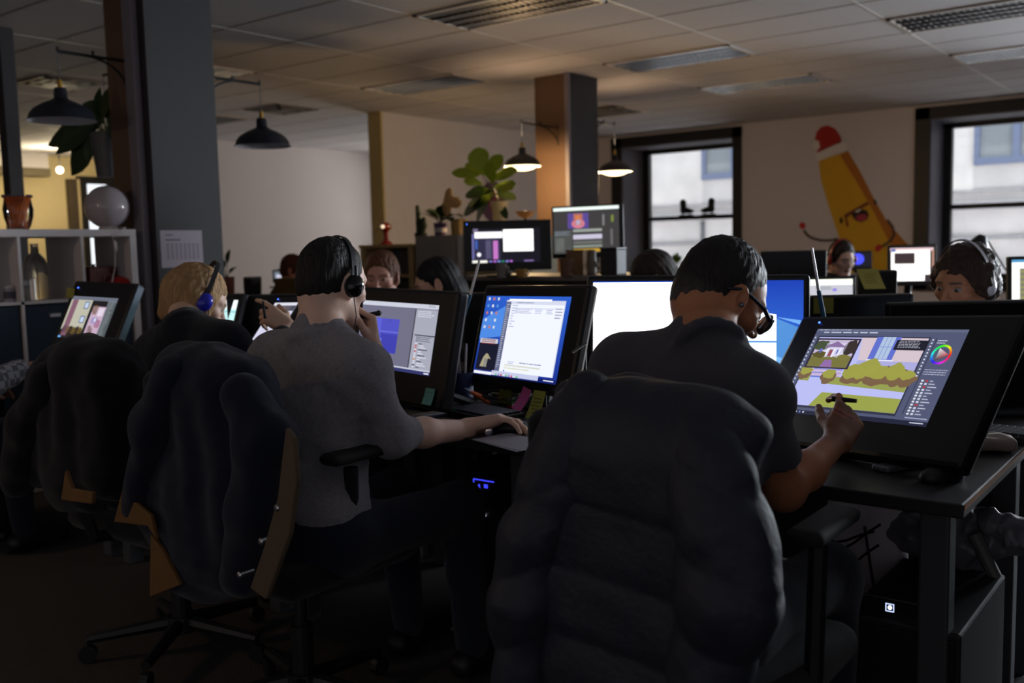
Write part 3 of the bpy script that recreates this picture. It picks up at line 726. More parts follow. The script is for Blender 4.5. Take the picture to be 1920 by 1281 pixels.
# ---- blond person's two displays and the far left one
c4 = atd(513, 606, 3.75)
t, d = monitor('pen_display', 'black pen display with a pale line drawing, under the drawing hand of the blond person', 'drawing display', c4, -22, 36, 3, .27, .19, (.055, .06, .03, .08), .04, 1.0, stand='legs', led=(-.125, .112), bev=.01)
d.rect(0, 0, 1, 1, (214, 212, 236), 1.05); d.up_(); d.rect(0, 0, 1, .07, (226, 226, 240)); d.rect(0, .07, 1, .20, (74, 78, 92)); d.rect(.3, .20, 1, .205, (230, 230, 240))
d.up_(); d.lines(.05, .09, .9, .17, 2, (140, 110, 120), 3, .9)
for k in range(10):
    a = .1 * k; d.poly([(.1 + a * .5, .9 - .5 * math.sin(a * 1.5)), (.15 + a * .5, .88 - .5 * math.sin(a * 1.5 + .15)), (.15 + a * .5, .885 - .5 * math.sin(a * 1.5 + .15)), (.1 + a * .5, .91 - .5 * math.sin(a * 1.5))], (96, 92, 116))
for x, y in ((.2, .3), (.25, .45), (.6, .6), (.5, .75)): d.poly([(x, y), (x + .12, y + .12), (x + .115, y + .135), (x - .005, y + .01)], (110, 106, 130))
d.build(t)
c5 = atd(415, 604, 4.05)
t, d = monitor('desktop_monitor', 'monitor with a pale cyan page, half hidden by the blond head', 'monitor', c5, -20, 16, 2, .33, .19, (.02, .03, .03, .04), .03, 1.0, bev=.008)
d.rect(0, 0, 1, 1, (196, 240, 240), 1.15); d.up_(); d.rect(0, 0, 1, .2, (240, 248, 250), 1.2); d.rect(.2, .24, 1, .28, (160, 214, 218)); d.lines(.5, .32, .95, .9, 8, (170, 222, 226), 5, .4, .2)
d.build(t)
k_ = .66; c6 = np.array([0, 0, H]) + (np.array([-5.947, 3.231, .858]) - [0, 0, H]) * k_
t, d = monitor('pen_display', 'tilted pen display with two house pictures in front of the white shelf at far left', 'drawing display', c6, 5.5, 26.1, -1.6, .479 * k_, .29 * k_, (.033, .085, .075, .06), .04, 1.0, stand='legs', led=(-.145, .135), edge=True, bev=.01)
d.rect(0, 0, 1, 1, (120, 126, 140)); d.up_(); d.rect(.0, .08, .48, 1, (190, 188, 170)); d.rect(.48, .08, .53, 1, (24, 24, 28)); d.rect(.53, .08, .82, 1, (30, 26, 30)); d.rect(.84, .1, 1, 1, (84, 92, 96)); d.rect(0, .03, 1, .06, (96, 100, 116))
d.up_(); d.rect(.04, .08, .16, .95, (132, 92, 112)); d.rect(.54, .22, .82, .98, (200, 172, 196)); d.rect(0, .8, .48, 1, (40, 32, 30))
for k in range(6): d.blob(.08 + .07 * k, .80 + .02 * (k % 2), .05, .09, (104, 88, 40) if k % 2 else (58, 42, 40), k)
for (x, y) in ((.33, .12), (.34, .46)): d.rect(x, y, x + .1, y + .17, (60, 82, 140))
d.blob(.60, .30, .06, .12, (110, 84, 44), 7).blob(.62, .80, .07, .12, (96, 68, 44), 8).blob(.75, .62, .06, .1, (150, 70, 110), 9).rect(.57, .9, .8, .98, (140, 160, 60)).rect(.60, .48, .72, .62, (120, 130, 190)).rect(.68, .25, .8, .44, (232, 226, 238))
d.up_(); 
for (x, y) in ((.345, .14), (.355, .48)): d.rect(x, y, x + .07, y + .13, (200, 214, 240))
d.lines(.86, .12, .98, .95, 20, (150, 156, 160), 5, .4); d.rect(0, .96, .06, 1.0, (110, 180, 250)); d.rect(.66, .5, .69, .58, (240, 240, 250))
d.build(t)
F6 = frame(5.5, 26.1, -1.6)
note(c6 - F6[0] * .17 + F6[1] * .105 + F6[2] * .006, (F6[1] * -.9 + F6[0] * .3, F6[0] * .95, F6[2]), .05, .045, (150, 146, 70), 'olive yellow sticky note on the upper left corner of the far left display', .01, 0)

# ---- the desks of the first row: black tops on square legs
M_desk = pm('black_desk_top', RGB(34, 32, 32), .42, bump=.04, bscale=200)
M_edge_glint = pm('copper_edge', RGB(168, 104, 44), .35)  # warm highlight along the desk edge put into the colour
M_leg = pm('grey_desk_leg', RGB(66, 68, 72), .45)
def desk(x0, x1, y0, y1, label, edge=False, z=DZ, legs=((0, 0), (1, 0), (0, 1), (1, 1)), group='black desks in the front row'):
    global LAST_DESK
    t = thing('desk', label, 'desk', ((x0 + x1) / 2, (y0 + y1) / 2, 0), group=group); o = t.location; LAST_DESK = t
    MB(o).span((x0, y0, z - .03), (x1, y1, z)).build('desk_top', M_desk, t, bevel=.004)
    for a, b in legs:
        x = x0 + .07 if a == 0 else x1 - .07; y = y0 + .1 if b == 0 else y1 - .08
        m = MB(o); m.span((x - .03, y - .03, 0), (x + .03, y + .03, z - .03)); m.build('leg', M_leg, t, bevel=.006)
    MB(o).span((x0 + .1, y1 - .1, z - .1), (x1 - .1, y1 - .06, z - .03)).build('rail', M_leg, t)
    if edge: MB(o).span((x1 + .0005, y0 + .004, z - .012), (x1 + .0025, y1, z - .002)).build('edge_band', M_edge_glint, t)['label'] = 'thin copper coloured edge strip'
desk(-1.50, -.43, 1.985, 2.86, 'black desk of the man in glasses with a copper edge strip', True)
desk(-2.585, -1.505, 1.985, 2.86, 'black desk of the man in the grey shirt')
desk(-3.67, -2.59, 1.985, 2.86, 'black desk of the blond person')
desk(-4.80, -3.68, 1.985, 2.86, 'black desk in front of the white shelf at far left')
for k in range(4):
    x0 = -1.50 - k * 1.085
    desk(x0, x0 + 1.07, 2.89, 3.34, ['dark desk facing the man in glasses, behind his displays', 'dark desk behind the document display', 'dark desk of the bearded man', 'dark desk behind the blond person\'s displays'][k], group='dark desks of the facing row')
    MB((x0 + .535, (2.89 + 3.34) / 2, 0)).span((x0 + .02, 3.24, .12), (x0 + 1.05, 3.26, .70)).build('modesty_panel', M_black, LAST_DESK)  # dark panel added to deepen the shade beneath the desk
# ------------------------------------------------------------------ people
def HR(psi, th, roll=0):
    return rotz(-math.radians(psi)) @ rotx(-math.radians(th)) @ roty(math.radians(roll))
class Head:
    def __init__(s, c, psi, th, sc=1.0, roll=0): s.c = np.array(c, float); s.R = HR(psi, th, roll); s.s = sc
    def w(s, p): return s.c + s.R @ (np.array(p, float) * s.s)
    def q(s, P): return ((P - s.c) @ s.R) / s.s
def add_head(B, h, nose=1.0, jaw=1.0):
    w, R, s = h.w, h.R, h.s
    B.ell(w((0, -.018, .034)), np.array((.073, .094, .083)) * s, R, .02)
    B.ell(w((0, .030, .0)), np.array((.062, .064, .080)) * s, R, .03)
    B.ell(w((0, -.050, -.014)), np.array((.060, .055, .060)) * s, R, .03); B.ell(w((0, -.046, -.040)), np.array((.055, .050, .058)) * s, R, .03)
    B.ell(w((0, .036, -.055)), np.array((.049 * jaw, .052, .052)) * s, R, .03)
    for q in (-1, 1):
        B.cone(w((q * .050 * jaw, .0, -.055)), w((q * .018, .070, -.098)), .017 * s, .017 * s, .03)
        B.ell(w((q * .043, .062, -.022)), np.array((.020, .020, .018)) * s, R, .02)
        B.cone(w((q * .012, .088, .020)), w((q * .046, .070, .022)), .010 * s, .009 * s, .014)
    B.ell(w((0, .080, -.100)), np.array((.020, .016, .015)) * s, R, .02)
    B.cone(w((0, .088, .010)), w((0, .112 + .004 * nose, -.030)), .0075 * s, .0105 * s, .012)
    for q in (-1, 1): B.ell(w((q * .012, .101, -.034)), np.array((.008, .010, .007)) * s, R, .008)
    for q in (-1, 1):
        B.ell(w((q * .031, .102, .001)), np.array((.017, .014, .011)) * s, R, .014, op='sub')
        B.ell(w((q * .031, .0775, .0)), np.array((.0135, .0135, .0115)) * s, R, .003)
    B.ell(w((0, .094, -.059)), np.array((.022, .011, .0055)) * s, R, .006)
    B.ell(w((0, .092, -.069)), np.array((.019, .011, .0065)) * s, R, .006)
    for q in (-1, 1):
        Re = R @ rotz(q * -.45) @ rotx(.12)
        B.ell(w((q * .082, -.010, -.004)), np.array((.0085, .021, .035)) * s, Re, .008)
        B.ell(w((q * .090, -.005, -.001)), np.array((.005, .011, .021)) * s, Re, .005, op='sub')
        B.ell(w((q * .076, .002, -.034)), np.array((.006, .009, .011)) * s, Re, .008)
def skin_cols(h, P, base, hairc=(60, 45, 35), beard=0, lips=(150, 80, 75), closed=False, stubc=None):
    Q = h.q(P); C = np.tile(np.array(RGB(*base)), (len(P), 1)); nz = wob(P, 60, 4) * .5 + .5
    C *= (1 + .07 * wob(P, 25, 9))[:, None]
    def mix(mask, col): 
        nonlocal C
        C = C * (1 - mask[:, None]) + np.array(RGB(*col)) * mask[:, None]
    sm = lambda e0, e1, x: np.clip((x - e0) / (e1 - e0), 0, 1)
    ax = np.abs(Q[:, 0])
    mix(.45 * sm(.012, 0, np.abs(Q[:, 2] + .020)) * sm(.02, .06, ax) * sm(.05, .07, Q[:, 1]) * .4, (190, 100, 85))
    br = sm(.0055, .003, np.abs(Q[:, 2] - (.0235 - .10 * (ax - .03) * (ax > .03) * .5))) * sm(.010, .014, ax) * sm(.052, .044, ax) * sm(.05, .06, Q[:, 1])
    mix(br * .9, hairc)
    e = np.stack([ax - .031, Q[:, 1] - .0775, Q[:, 2]], 1); de = np.linalg.norm(e / [1, 1, .85], axis=1)
    eye = (de < .0155) & (np.abs(Q[:, 2]) < (.0035 if closed else .0065)) & (np.abs(ax - .031) < .013)
    mix(eye * 1., (150, 142, 136)); mix((eye & (np.hypot(ax - .031, Q[:, 2] + .002) < .0056)) * 1., (40, 28, 22))
    lash = (de < .0165) & (Q[:, 2] > .0055) & (Q[:, 2] < .0085) & (np.abs(ax - .031) < .014); mix(lash * .8, (45, 32, 28))
    lp = (np.abs(Q[:, 0]) < .023) & (np.abs(Q[:, 2] + .064) < .010) & (Q[:, 1] > .085); mix(lp * .7, lips)
    mth = (np.abs(Q[:, 0]) < .022) & (np.abs(Q[:, 2] + .0645) < .0014) & (Q[:, 1] > .085); mix(mth * .8, (60, 25, 25))
    if beard:
        b = sm(-.022, -.040, Q[:, 2] - .25 * np.clip(.06 - Q[:, 1], 0, .05)) * sm(.005, .03, Q[:, 1]) * sm(-.16, -.12, Q[:, 2]) * (1 - lp)
        mix(b * beard * (.7 + .3 * nz), stubc or hairc)
    return C
def hand(B, W, f, n, side, curl=(20, 30, 20), spread=.05, thumb=None, s=1.0, curls=None, palmlen=.088):
    """W wrist, f finger direction, n palm side normal, side = towards the thumb"""
    f = nrm(f); n = nrm(n - f * (n @ f)); sd = nrm(side - f * (side @ f) - n * (side @ n)); W = np.array(W, float); tips = []
    K = [W + f * (palmlen * a) * s + sd * b * s + n * -.004 * s for a, b in ((1.0, .030), (1.04, .009), (.98, -.012), (.88, -.031))]
    for i, k in enumerate(K): B.cone(W + sd * (.016 - .011 * i) * s, k, .0165 * s, .0115 * s, .014)
    B.ell(W + f * .05 * s + n * .003 * s, np.array((.036, .044, .014)) * s, np.stack([sd, f, np.cross(sd, f)], 1), .012)
    ln = ((.043, .026, .021), (.048, .030, .022), (.044, .028, .021), (.034, .021, .019)); rr = (.0092, .0092, .0087, .0077)
    for i, k in enumerate(K):
        a = 0; d0 = nrm(f + sd * spread * (1.5 - i)); p = k; cu = (curls[i] if curls else curl)
        for j in range(3):
            a += math.radians(cu[j]); d = d0 * math.cos(a) + n * math.sin(a); q = p + d * ln[i][j] * s
            B.cone(p, q, (rr[i] - .0007 * j) * s, (rr[i] - .0007 * (j + 1)) * s, .0035 if j or True else .01); p = q
        tips.append(p)
    t = thumb or (.75, .55, .35)
    T0 = W + f * .022 * s + sd * .022 * s + n * .006 * s; dT = nrm(sd * t[0] + f * t[1] + n * t[2])
    T1 = T0 + dT * .040 * s; d2 = nrm(dT * .6 + f * .7 + n * .25); T2 = T1 + d2 * .032 * s; T3 = T2 + nrm(d2 + f * .2) * .024 * s
    B.cone(T0, T1, .0155 * s, .0125 * s, .012); B.cone(T1, T2, .0115 * s, .0105 * s, .004); B.cone(T2, T3, .0105 * s, .0088 * s, .004); tips.append(T3)
    return tips
def add_torso(B, N, L, R, P, g=0., girth=1.0):
    """N neck base, L/R shoulder joints, P pelvis; g = how far clothing stands off"""
    sx = nrm(R - L); dn = nrm(P - (L + R) / 2); fw = nrm(np.cross(-dn, sx)); up = np.cross(sx, fw); Rm = np.stack([sx, fw, up], 1); W = np.linalg.norm(R - L) / .36
    m = (L + R) / 2; ln = np.linalg.norm(P - m)
    B.cone(L, R, .058 + g, .058 + g, .05)
    for q in (L, R): B.ell(q, .061 + g, k=.04); B.cone(N - up * .01, q + up * .015, .048 + g * .6, .040 + g, .05)
    B.ell(m + dn * ln * .28 + fw * .01, (.165 * W + g, .108 * girth + g, .19 + g), Rm, .06)
    B.ell(m + dn * ln * .62 + fw * .012, (.148 * W + g, .102 * girth + g, .19 + g), Rm, .06)
    B.ell(P, (.165 * W + g, .125 + g, .13 + g), Rm, .06)
def neckline(S, N, cn, r, d=.022, w=.006):
    u = nrm(np.cross(cn, [0, 1, 0])); v = np.cross(cn, u); c = N - cn * d; n_ = 18; rr = r - .003
    P = [c + (u * math.cos(2 * math.pi * k / n_) + v * math.sin(2 * math.pi * k / n_)) * rr for k in range(n_)]
    for k in range(n_): S.cone(P[k], P[(k + 1) % n_], w, w, .014)
M_skinA = pm('skin', (.5, .3, .2), .5, attr=True, bump=.12, bscale=300, var=.05, vscale=60, sss=.08)
def neck(B, h, N, r=.056):
    B.cone(N - (h.w((0, -.03, -.06)) - N) * .15, h.w((0, -.032, -.045)), r + .007, r - .002, .03)
def hair_mat(name, col, var=.35, attr=False, sc=(1, 1, .12)):
    return pm(name, col, .55, attr=attr, bump=.9, bscale=170, var=var, vscale=90, stretch=sc, spec=.3)
def cloth(name, col, var=.12, bump=.35, bs=500): return pm(name, col, .92, bump=bump, bscale=bs, var=var, vscale=120, sheen=.15, spec=.15)
def headphones(h, label, colc, colb, cupr=(.012, .030, .036), band=True, cat='headphones', side=(-1, 1), boom=False, sc=1.0):
    t = thing('headphones', label, cat, h.w((0, 0, .12))); o = t.location; R = h.R
    if band:
        pts = [h.w((math.sin(a) * .090 * sc, -.006, .006 + math.cos(a) * .131 * sc)) for a in np.linspace(-1.45, 1.45, 26)]
        m = MB(o)
        for i in range(len(pts) - 1):
            d = nrm(pts[i + 1] - pts[i]); m.box((pts[i] + pts[i + 1]) / 2, (np.linalg.norm(pts[i + 1] - pts[i]) * 1.1, .014, .004), np.stack([d, R[:, 1], np.cross(d, R[:, 1])], 1))
        m.build('headband', colb, t)
    for q in side:
        b = Body(); Rr = R @ rotz(q * -.3)
        b.ell(h.w((q * .098, .0, -.006)), np.array((cupr[0] * 1.3, cupr[1], cupr[2])), Rr, .01); v, f = b.mesh(.0025, o, .006); mesh_obj('ear_cup', v, f, colc, t)
        b = Body(); b.ell(h.w((q * .088, .0, -.006)), np.array((.009, cupr[1] * 1.05, cupr[2] * 1.05)), Rr, .01); v, f = b.mesh(.0025, o, .006); mesh_obj('ear_cushion', v, f, M_black, t)
        MB(o).tube([h.w((q * .101, -.004, .02)), h.w((q * .094, -.006, .052))], .004, 8).build('slider', colb, t)
    return t
def trousers(t, P, psi, mat, shoe=True, seat=.47):
    o = np.array(t.location); f = rotz(-math.radians(psi)) @ V(0, 1, 0); s = rotz(-math.radians(psi)) @ V(1, 0, 0); b = Body()
    b.ell(P, (.18, .15, .13), k=.05)
    for q in (-1, 1):
        hip = P + s * q * .09 - [0, 0, .03]; kn = P + s * q * .13 + f * .43; kn[2] = .52; an = kn + f * .04; an[2] = .10
        b.chain([hip, kn, an], [.085, .065, .048], .04)
        sh = Body(); sh.cone(an - [0, 0, .05] - f * .04, an - [0, 0, .055] + f * .15, .042, .036, .03); v, fc = sh.mesh(.009, o); v[:, 2] = np.maximum(v[:, 2], .002); mesh_obj('shoe', v, fc, M_black, t)
    b.disp = lambda P_: .004 * wob(P_, 28, 5)
    v, fc = b.mesh(.011, o); mesh_obj('trousers', v, fc, mat, t)
def finish(B, t, vox, h, base, name='body', **k):
    v, f = B.mesh(vox, t.location); mesh_obj(name, v, f, M_skinA, t, cols=skin_cols(h, v + np.array(t.location), base, **k))
    return v
def short_hair(h, t, mat, lenn=.009, cols=None, name='hair', nape=-.055, seed=1, top=0, disp=.0035, freq=(190, 190, 60)):
    b = Body(); s = h.s
    b.ell(h.w((0, -.020, .036)), np.array((.074 + lenn, .095 + lenn, .084 + lenn + top)) * s, h.R, .02)
    b.ell(h.w((0, -.051, -.014)), np.array((.060 + lenn * .5, .056 + lenn * .5, .062)) * s, h.R, .03); b.ell(h.w((0, -.047, -.040)), np.array((.055 + lenn * .25, .050 + lenn * .4, .058)) * s, h.R, .03)
    # forehead, face and ears stay free
    b.rbox(h.w((0, .125, -.045)), (.12, .062, .118), .02, h.R, .012, op='sub')
    b.rbox(h.w((0, .060, -.11)), (.12, .070, .085), .02, h.R, .012, op='sub')
    b.rbox(h.w((0, -.02, nape - .05)), (.14, .14, .05), .01, h.R, .012, op='sub')
    for q in (-1, 1): b.ell(h.w((q * .086, -.006, -.010)), np.array((.020, .026, .038)) * s, h.R, .006, op='sub')
    fr = np.array(freq)
    b.disp = lambda P: disp * wob(h.q(P) * fr / 60, 60, seed) + disp * .5 * wob(h.q(P) * fr / 60, 150, seed + 1)
    v, f = b.mesh(.0028, t.location)
    return mesh_obj(name, v, f, mat, t, cols=None if cols is None else cols(h.q(v + np.array(t.location))))

M_jeans = cloth('dark_denim', RGB(34, 38, 52))
# ---------- the man in glasses
def man_glasses():
    h = Head(atd(1354, 556, 2.05), 32, 33, .97, 4)
    N = atd(1322, 628, 1.97); L = atd(1172, 700, 2.07); R = atd(1408, 742, 1.88); P = V(-.84, 1.60, .60)
    t = thing('person', 'person with cropped greying hair, glasses and dark t-shirt, drawing on the large tilted display', 'person', (P[0], P[1], 0)); t_ = t
    E = atd(1471, 922, 1.97); W = atd(1570, 826, 2.15); EL = atd(1150, 870, 2.2); WL = EL + V(.05, .25, .02)
    B = Body(); add_head(B, h); neck(B, h, N, .053); add_torso(B, N, L, R, P, -.016)
    B.chain([R, (R + E) / 2 + [0, 0, -.0], E, E * .62 + W * .38, W], [.048, .045, .036, .037, .0255], .03)
    B.chain([L, EL, WL], [.048, .040, .026], .03)
    f = atd(1602, 752, 2.235) - W; away = ray(1590, 770) / FPX; left = -RW[:, 0]
    tips = hand(B, W, f, away * .9 + left * .45 - RW[:, 1] * .1, left - away * .2, curls=((22, 38, 22), (40, 52, 30), (50, 58, 34), (52, 60, 36)), thumb=(.45, .75, .6))
    hand(B, WL, V(.1, 1, 0), V(0, 0, -1), V(1, 0, 0))
    finish(B, t, .0032, h, (186, 122, 86), hairc=(40, 32, 30), beard=.62, stubc=(66, 56, 52))
    # t-shirt
    S = Body(); add_torso(S, N, L, R, P, .010)
    S.cone(R, R * .38 + E * .62, .060, .056, .04); S.cone(L, L * .48 + EL * .52, .060, .060, .04)
    cn = nrm(h.w((0, -.03, -.06)) - N)
    neckline(S, N, cn, .068, .050, .0095)
    for J, Q, r in ((R, E, .052), (L, EL, .052)):
        d = nrm(Q - J); c = J * .34 + Q * .66; S.cone(c - d * .01, c + d * .10, r, r + .02, .006, op='sub')
    def ds(Pt): return .0045 * wob(Pt, 22, 3) + .0035 * wob(Pt * [1, .6, 1.3], 45, 6)
    S.disp = ds; v, fc = S.mesh(.0055, t.location); mesh_obj('shirt', v, fc, cloth('charcoal_jersey', RGB(74, 73, 80)), t)
    trousers(t, P - [0, 0, .04], 0, M_jeans)
    def hc(Q):
        g = np.clip((Q[:, 1] + .02) / .07, 0, 1) * np.clip((np.abs(Q[:, 0]) - .035) / .03, 0, 1) * np.clip((.085 - Q[:, 2]) / .05, 0, 1) + .25 * np.clip((.0 - Q[:, 2]) / .05, 0, 1)
        g = np.clip(g, 0, 1)[:, None] * (.6 + .4 * wob(Q, 400, 2)[:, None]); g = np.clip(g, 0, 1)
        return np.array(RGB(34, 30, 30)) * (1 - g) + np.array(RGB(172, 164, 160)) * g
    short_hair(h, t, hair_mat('greying_hair', (.1, .1, .1), attr=True), .0035, hc, disp=.0016, top=.004, nape=-.085, freq=(260, 260, 120))
    # glasses
    g = thing('glasses', 'thick dark framed glasses worn by the man drawing at right', 'glasses', h.w((0, .12, 0))); o = g.location
    mg = pm('dark_acetate', RGB(26, 30, 50), .3)
    for q in (-1, 1):
        c = (q * .034, .112, -.004)
        rim = [h.w((c[0] + q * .0 + .027 * math.cos(a) * (1 + .12 * math.sin(a)), c[1] - .010 * abs((c[0] + .027 * math.cos(a)) / .06) ** 2, c[2] + .023 * math.sin(a))) for a in np.linspace(0, 2 * math.pi, 28)]
        MB(o).tube(rim, .0027, 8).build('rim', mg, g, smooth=True)
        MB(o).tube([h.w((q * (.056 - .0 * a), .108 - .112 * a, .006 + .004 * math.sin(a * 3) - (0.016 if a > .95 else 0))) if a < .3 else h.w((q * (.068 + .016 * min(a, .9)), .108 - .125 * a, .010 + .012 * a)) for a in (0, .12, .35, .6, .85, .94)] + [h.w((q * .083, -.028, .012)), h.w((q * .082, -.045, .002))], [.0055, .0055, .005, .0045, .004, .004, .0035, .003], 8).build('temple_arm', mg, g)
        MB(o).ball(h.w((c[0], c[1] - .003, c[2])), (.026, .0012, .021), 20, h.R).build('lens', M_glass, g, smooth=True)
    MB(o).tube([h.w((-.009, .113, .002)), h.w((0, .117, .004)), h.w((.009, .113, .002))], .002, 8).build('bridge', mg, g)
    e = thing('earphone', 'black in-ear earphone with thin cable in the ear of the man in glasses', 'earphone', h.w((.088, 0, -.01))); o = e.location
    MB(o).ball(h.w((.087, .001, -.010)), .0062, 14).build('earbud', pm('earbud_metal', RGB(110, 112, 120), .25, metal=.6), e, smooth=True)
    MB(o).tube([h.w((.090, .002, -.014)), h.w((.088, .006, -.05)), h.w((.078, .012, -.10)), h.w((.07, .035, -.15)), h.w((.06, .06, -.22))], .0011, 6).build('cable', M_black, e)
    # stylus
    ti = (tips[0] * .5 + tips[4] * .5); s = thing('stylus', 'short black stylus held against the painted garden display', 'stylus', ti)
    a = atd(1561, 748, 2.235); b_ = atd(1606, 752, 2.20)
    m = MB(s.location).tube([a - (b_ - a) * .02, a, a * .6 + b_ * .4, b_], [.004, .0065, .0062, .0045], 12); m.build('barrel', M_black, s, smooth=True)
    MB(s.location).tube([a - (b_ - a) * .18, a], [.0012, .004], 10).build('tip', M_steel, s)
    return t
man_glasses()

# ---------- the man in the grey shirt
def man_grey():
    h = Head(atd(626, 530, 2.57), 3, 12, .91, 2)
    N = atd(598, 622, 2.52); L = atd(522, 676, 2.66); R = atd(674, 696, 2.45); P = V(-1.90, 1.60, .58)
    t = thing('person', 'person in a grey long sleeved shirt and headset, one hand on the mouse', 'person', (P[0], P[1], 0))
    E = atd(735, 815, 2.48); W = atd(876, 806, 2.69); EL = atd(655, 810, 2.80); WL = atd(700, 655, 2.66)
    B = Body(); add_head(B, h); neck(B, h, N, .056); add_torso(B, N, L, R, P, -.016)
    B.chain([R, E, E * .6 + W * .4, W], [.046, .038, .0365, .0275], .03)
    B.chain([L, EL, WL], [.046, .038, .027], .03)
    away = ray(940, 800) / FPX; rt = RW[:, 0]; up = V(0, 0, 1.)
    tips = hand(B, W + [0, 0, .010], rt * 1.0 + away * .18 + up * .20, -up - away * .25, away, curls=((24, 30, 22), (24, 28, 24), (24, 28, 22), (24, 28, 20)), spread=.13, s=1.08)
    hand(B, WL, up * 1.0 - rt * .12 + away * .1, -rt * .9 - away * .35, -away * .8 + rt * -.3, curls=((52, 62, 40), (58, 66, 40), (62, 66, 40), (66, 66, 40)), s=.95, thumb=(.35, .8, .5))
    finish(B, t, .0032, h, (232, 190, 168), hairc=(38, 28, 24), beard=.10)
    S = Body(); add_torso(S, N, L, R, P, .012)
    Rc = E * .80 + W * .20; S.chain([R, E, Rc], [.062, .054, .046], .035); S.chain([L, EL, EL * .5 + WL * .5], [.062, .054, .044], .035)
    cn = nrm(h.w((0, -.03, -.06)) - N); neckline(S, N, cn, .067, .030)
    def ds(Pt): return .0055 * wob(Pt, 20, 13) + .0045 * wob(Pt * [1, .6, 1.4], 42, 16) + .002 * wob(Pt, 90, 17)
    S.disp = ds; v, fc = S.mesh(.0055, t.location); mesh_obj('shirt', v, fc, cloth('grey_marl_jersey', RGB(140, 136, 142), var=.3, bs=700), t)
    trousers(t, P - [0, 0, .04], 0, M_jeans)
    short_hair(h, t, hair_mat('dark_brown_hair', RGB(24, 20, 20)), .008, disp=.0012, top=.004, seed=8, nape=-.075)
    hp = headphones(h, 'glossy black headphones on the dark haired man in the grey shirt', pm('glossy_black', RGB(14, 14, 18), .12), M_blackm, (.011, .024, .030))
    MB(hp.location).tube([h.w((.10, 0, -.04)), h.w((.098, .02, -.09)), h.w((.085, .03, -.14)), h.w((.07, .04, -.18))], .0014, 6).build('cable', M_black, hp)
    a = atd(716, 586, 2.66); b_ = atd(648, 600, 2.62); s = thing('stylus', 'black stylus held at the chin of the man in the grey shirt', 'stylus', b_)
    MB(s.location).tube([b_, b_ * .5 + a * .5, a * .85 + b_ * .15, a * .93 + b_ * .07, a], [.006, .0068, .0065, .0085, .0015], 12).build('barrel', M_black, s, smooth=True)
man_grey()

# ---------- blond person
def blond():
    h = Head(atd(372, 562, 3.2), 22, 30, .90, 0)
    N = atd(348, 612, 3.08); L = atd(300, 665, 3.2); R = atd(420, 652, 3.0); P = V(-2.86, 1.66, .58)
    t = thing('person', 'person with chin length blond hair in a black jumper leaning over the line drawing', 'person', (P[0], P[1], 0))
    E = atd(490, 690, 3.2); W = atd(540, 614, 3.42); EL = atd(330, 780, 3.4); WL = EL + V(.1, .2, .0)
    B = Body(); add_head(B, h, jaw=.92); neck(B, h, N, .05); add_torso(B, N, L, R, P, -.016)
    B.chain([R, E, W], [.042, .035, .024], .03); B.chain([L, EL, WL], [.042, .035, .024], .03)
    rt = RW[:, 0]; up = V(0, 0, 1.); away = nrm(ray(500, 600))
    hand(B, W, -rt * .8 + up * .55 + away * .1, away * .8 - up * .5, up * .6 - rt * .3, curls=((10, 20, 12), (45, 50, 30), (55, 55, 30), (60, 55, 30)), s=.95)
    hand(B, WL, V(.2, 1, 0), V(0, 0, -1), V(1, 0, 0), s=.95)
    finish(B, t, .0035, h, (222, 184, 160), hairc=(120, 90, 60))
    S = Body(); add_torso(S, N, L, R, P, .016); S.chain([R, E, E * .25 + W * .75], [.060, .055, .040], .035); S.chain([L, EL, WL], [.060, .055, .040], .035)
    cn = nrm(h.w((0, -.03, -.06)) - N); neckline(S, N, cn, .058)
    S.disp = lambda Pt: .0045 * wob(Pt, 20, 23) + .002 * wob(Pt, 60, 26)
    v, fc = S.mesh(.006, t.location); mesh_obj('jumper', v, fc, cloth('black_wool', RGB(26, 29, 38)), t)
    trousers(t, P - [0, 0, .04], 0, M_jeans)
    b = Body()
    b.ell(h.w((0, -.022, .034)), (.080, .098, .086), h.R, .03); b.ell(h.w((0, -.035, -.02)), (.083, .076, .076), h.R, .03)
    for q in (-1, 1): b.cone(h.w((q * .070, .015, .02)), h.w((q * .072, .035, -.095)), .026, .014, .02); b.cone(h.w((q * .078, -.03, .0)), h.w((q * .074, -.02, -.10)), .026, .014, .02)
    b.cone(h.w((0, -.085, .0)), h.w((0, -.075, -.09)), .05, .032, .03)
    b.rbox(h.w((0, .125, -.06)), (.058, .07, .10), .02, h.R, .012, op='sub')
    b.disp = lambda Pt: .0022 * wob(h.q(Pt) * [3, 3, .35], 60, 3) + .0018 * wob(h.q(Pt) * [2, 2, .3], 150, 5)
    v, fc = b.mesh(.003, t.location); mesh_obj('hair', v, fc, hair_mat('blond_hair', RGB(176, 138, 96), .55, sc=(1, 1, .1)), t)
    headphones(h, 'blue headphones on the blond head', pm('blue_gloss', RGB(40, 46, 190), .2), M_blackm, (.014, .028, .032), sc=1.14)
    s = thing('stylus', 'black stylus in the hand of the blond person', 'stylus', atd(496, 588, 3.38))
    MB(s.location).tube([atd(493, 566, 3.40), atd(497, 596, 3.36)], [.004, .0055], 10).build('barrel', M_black, s)
blond()

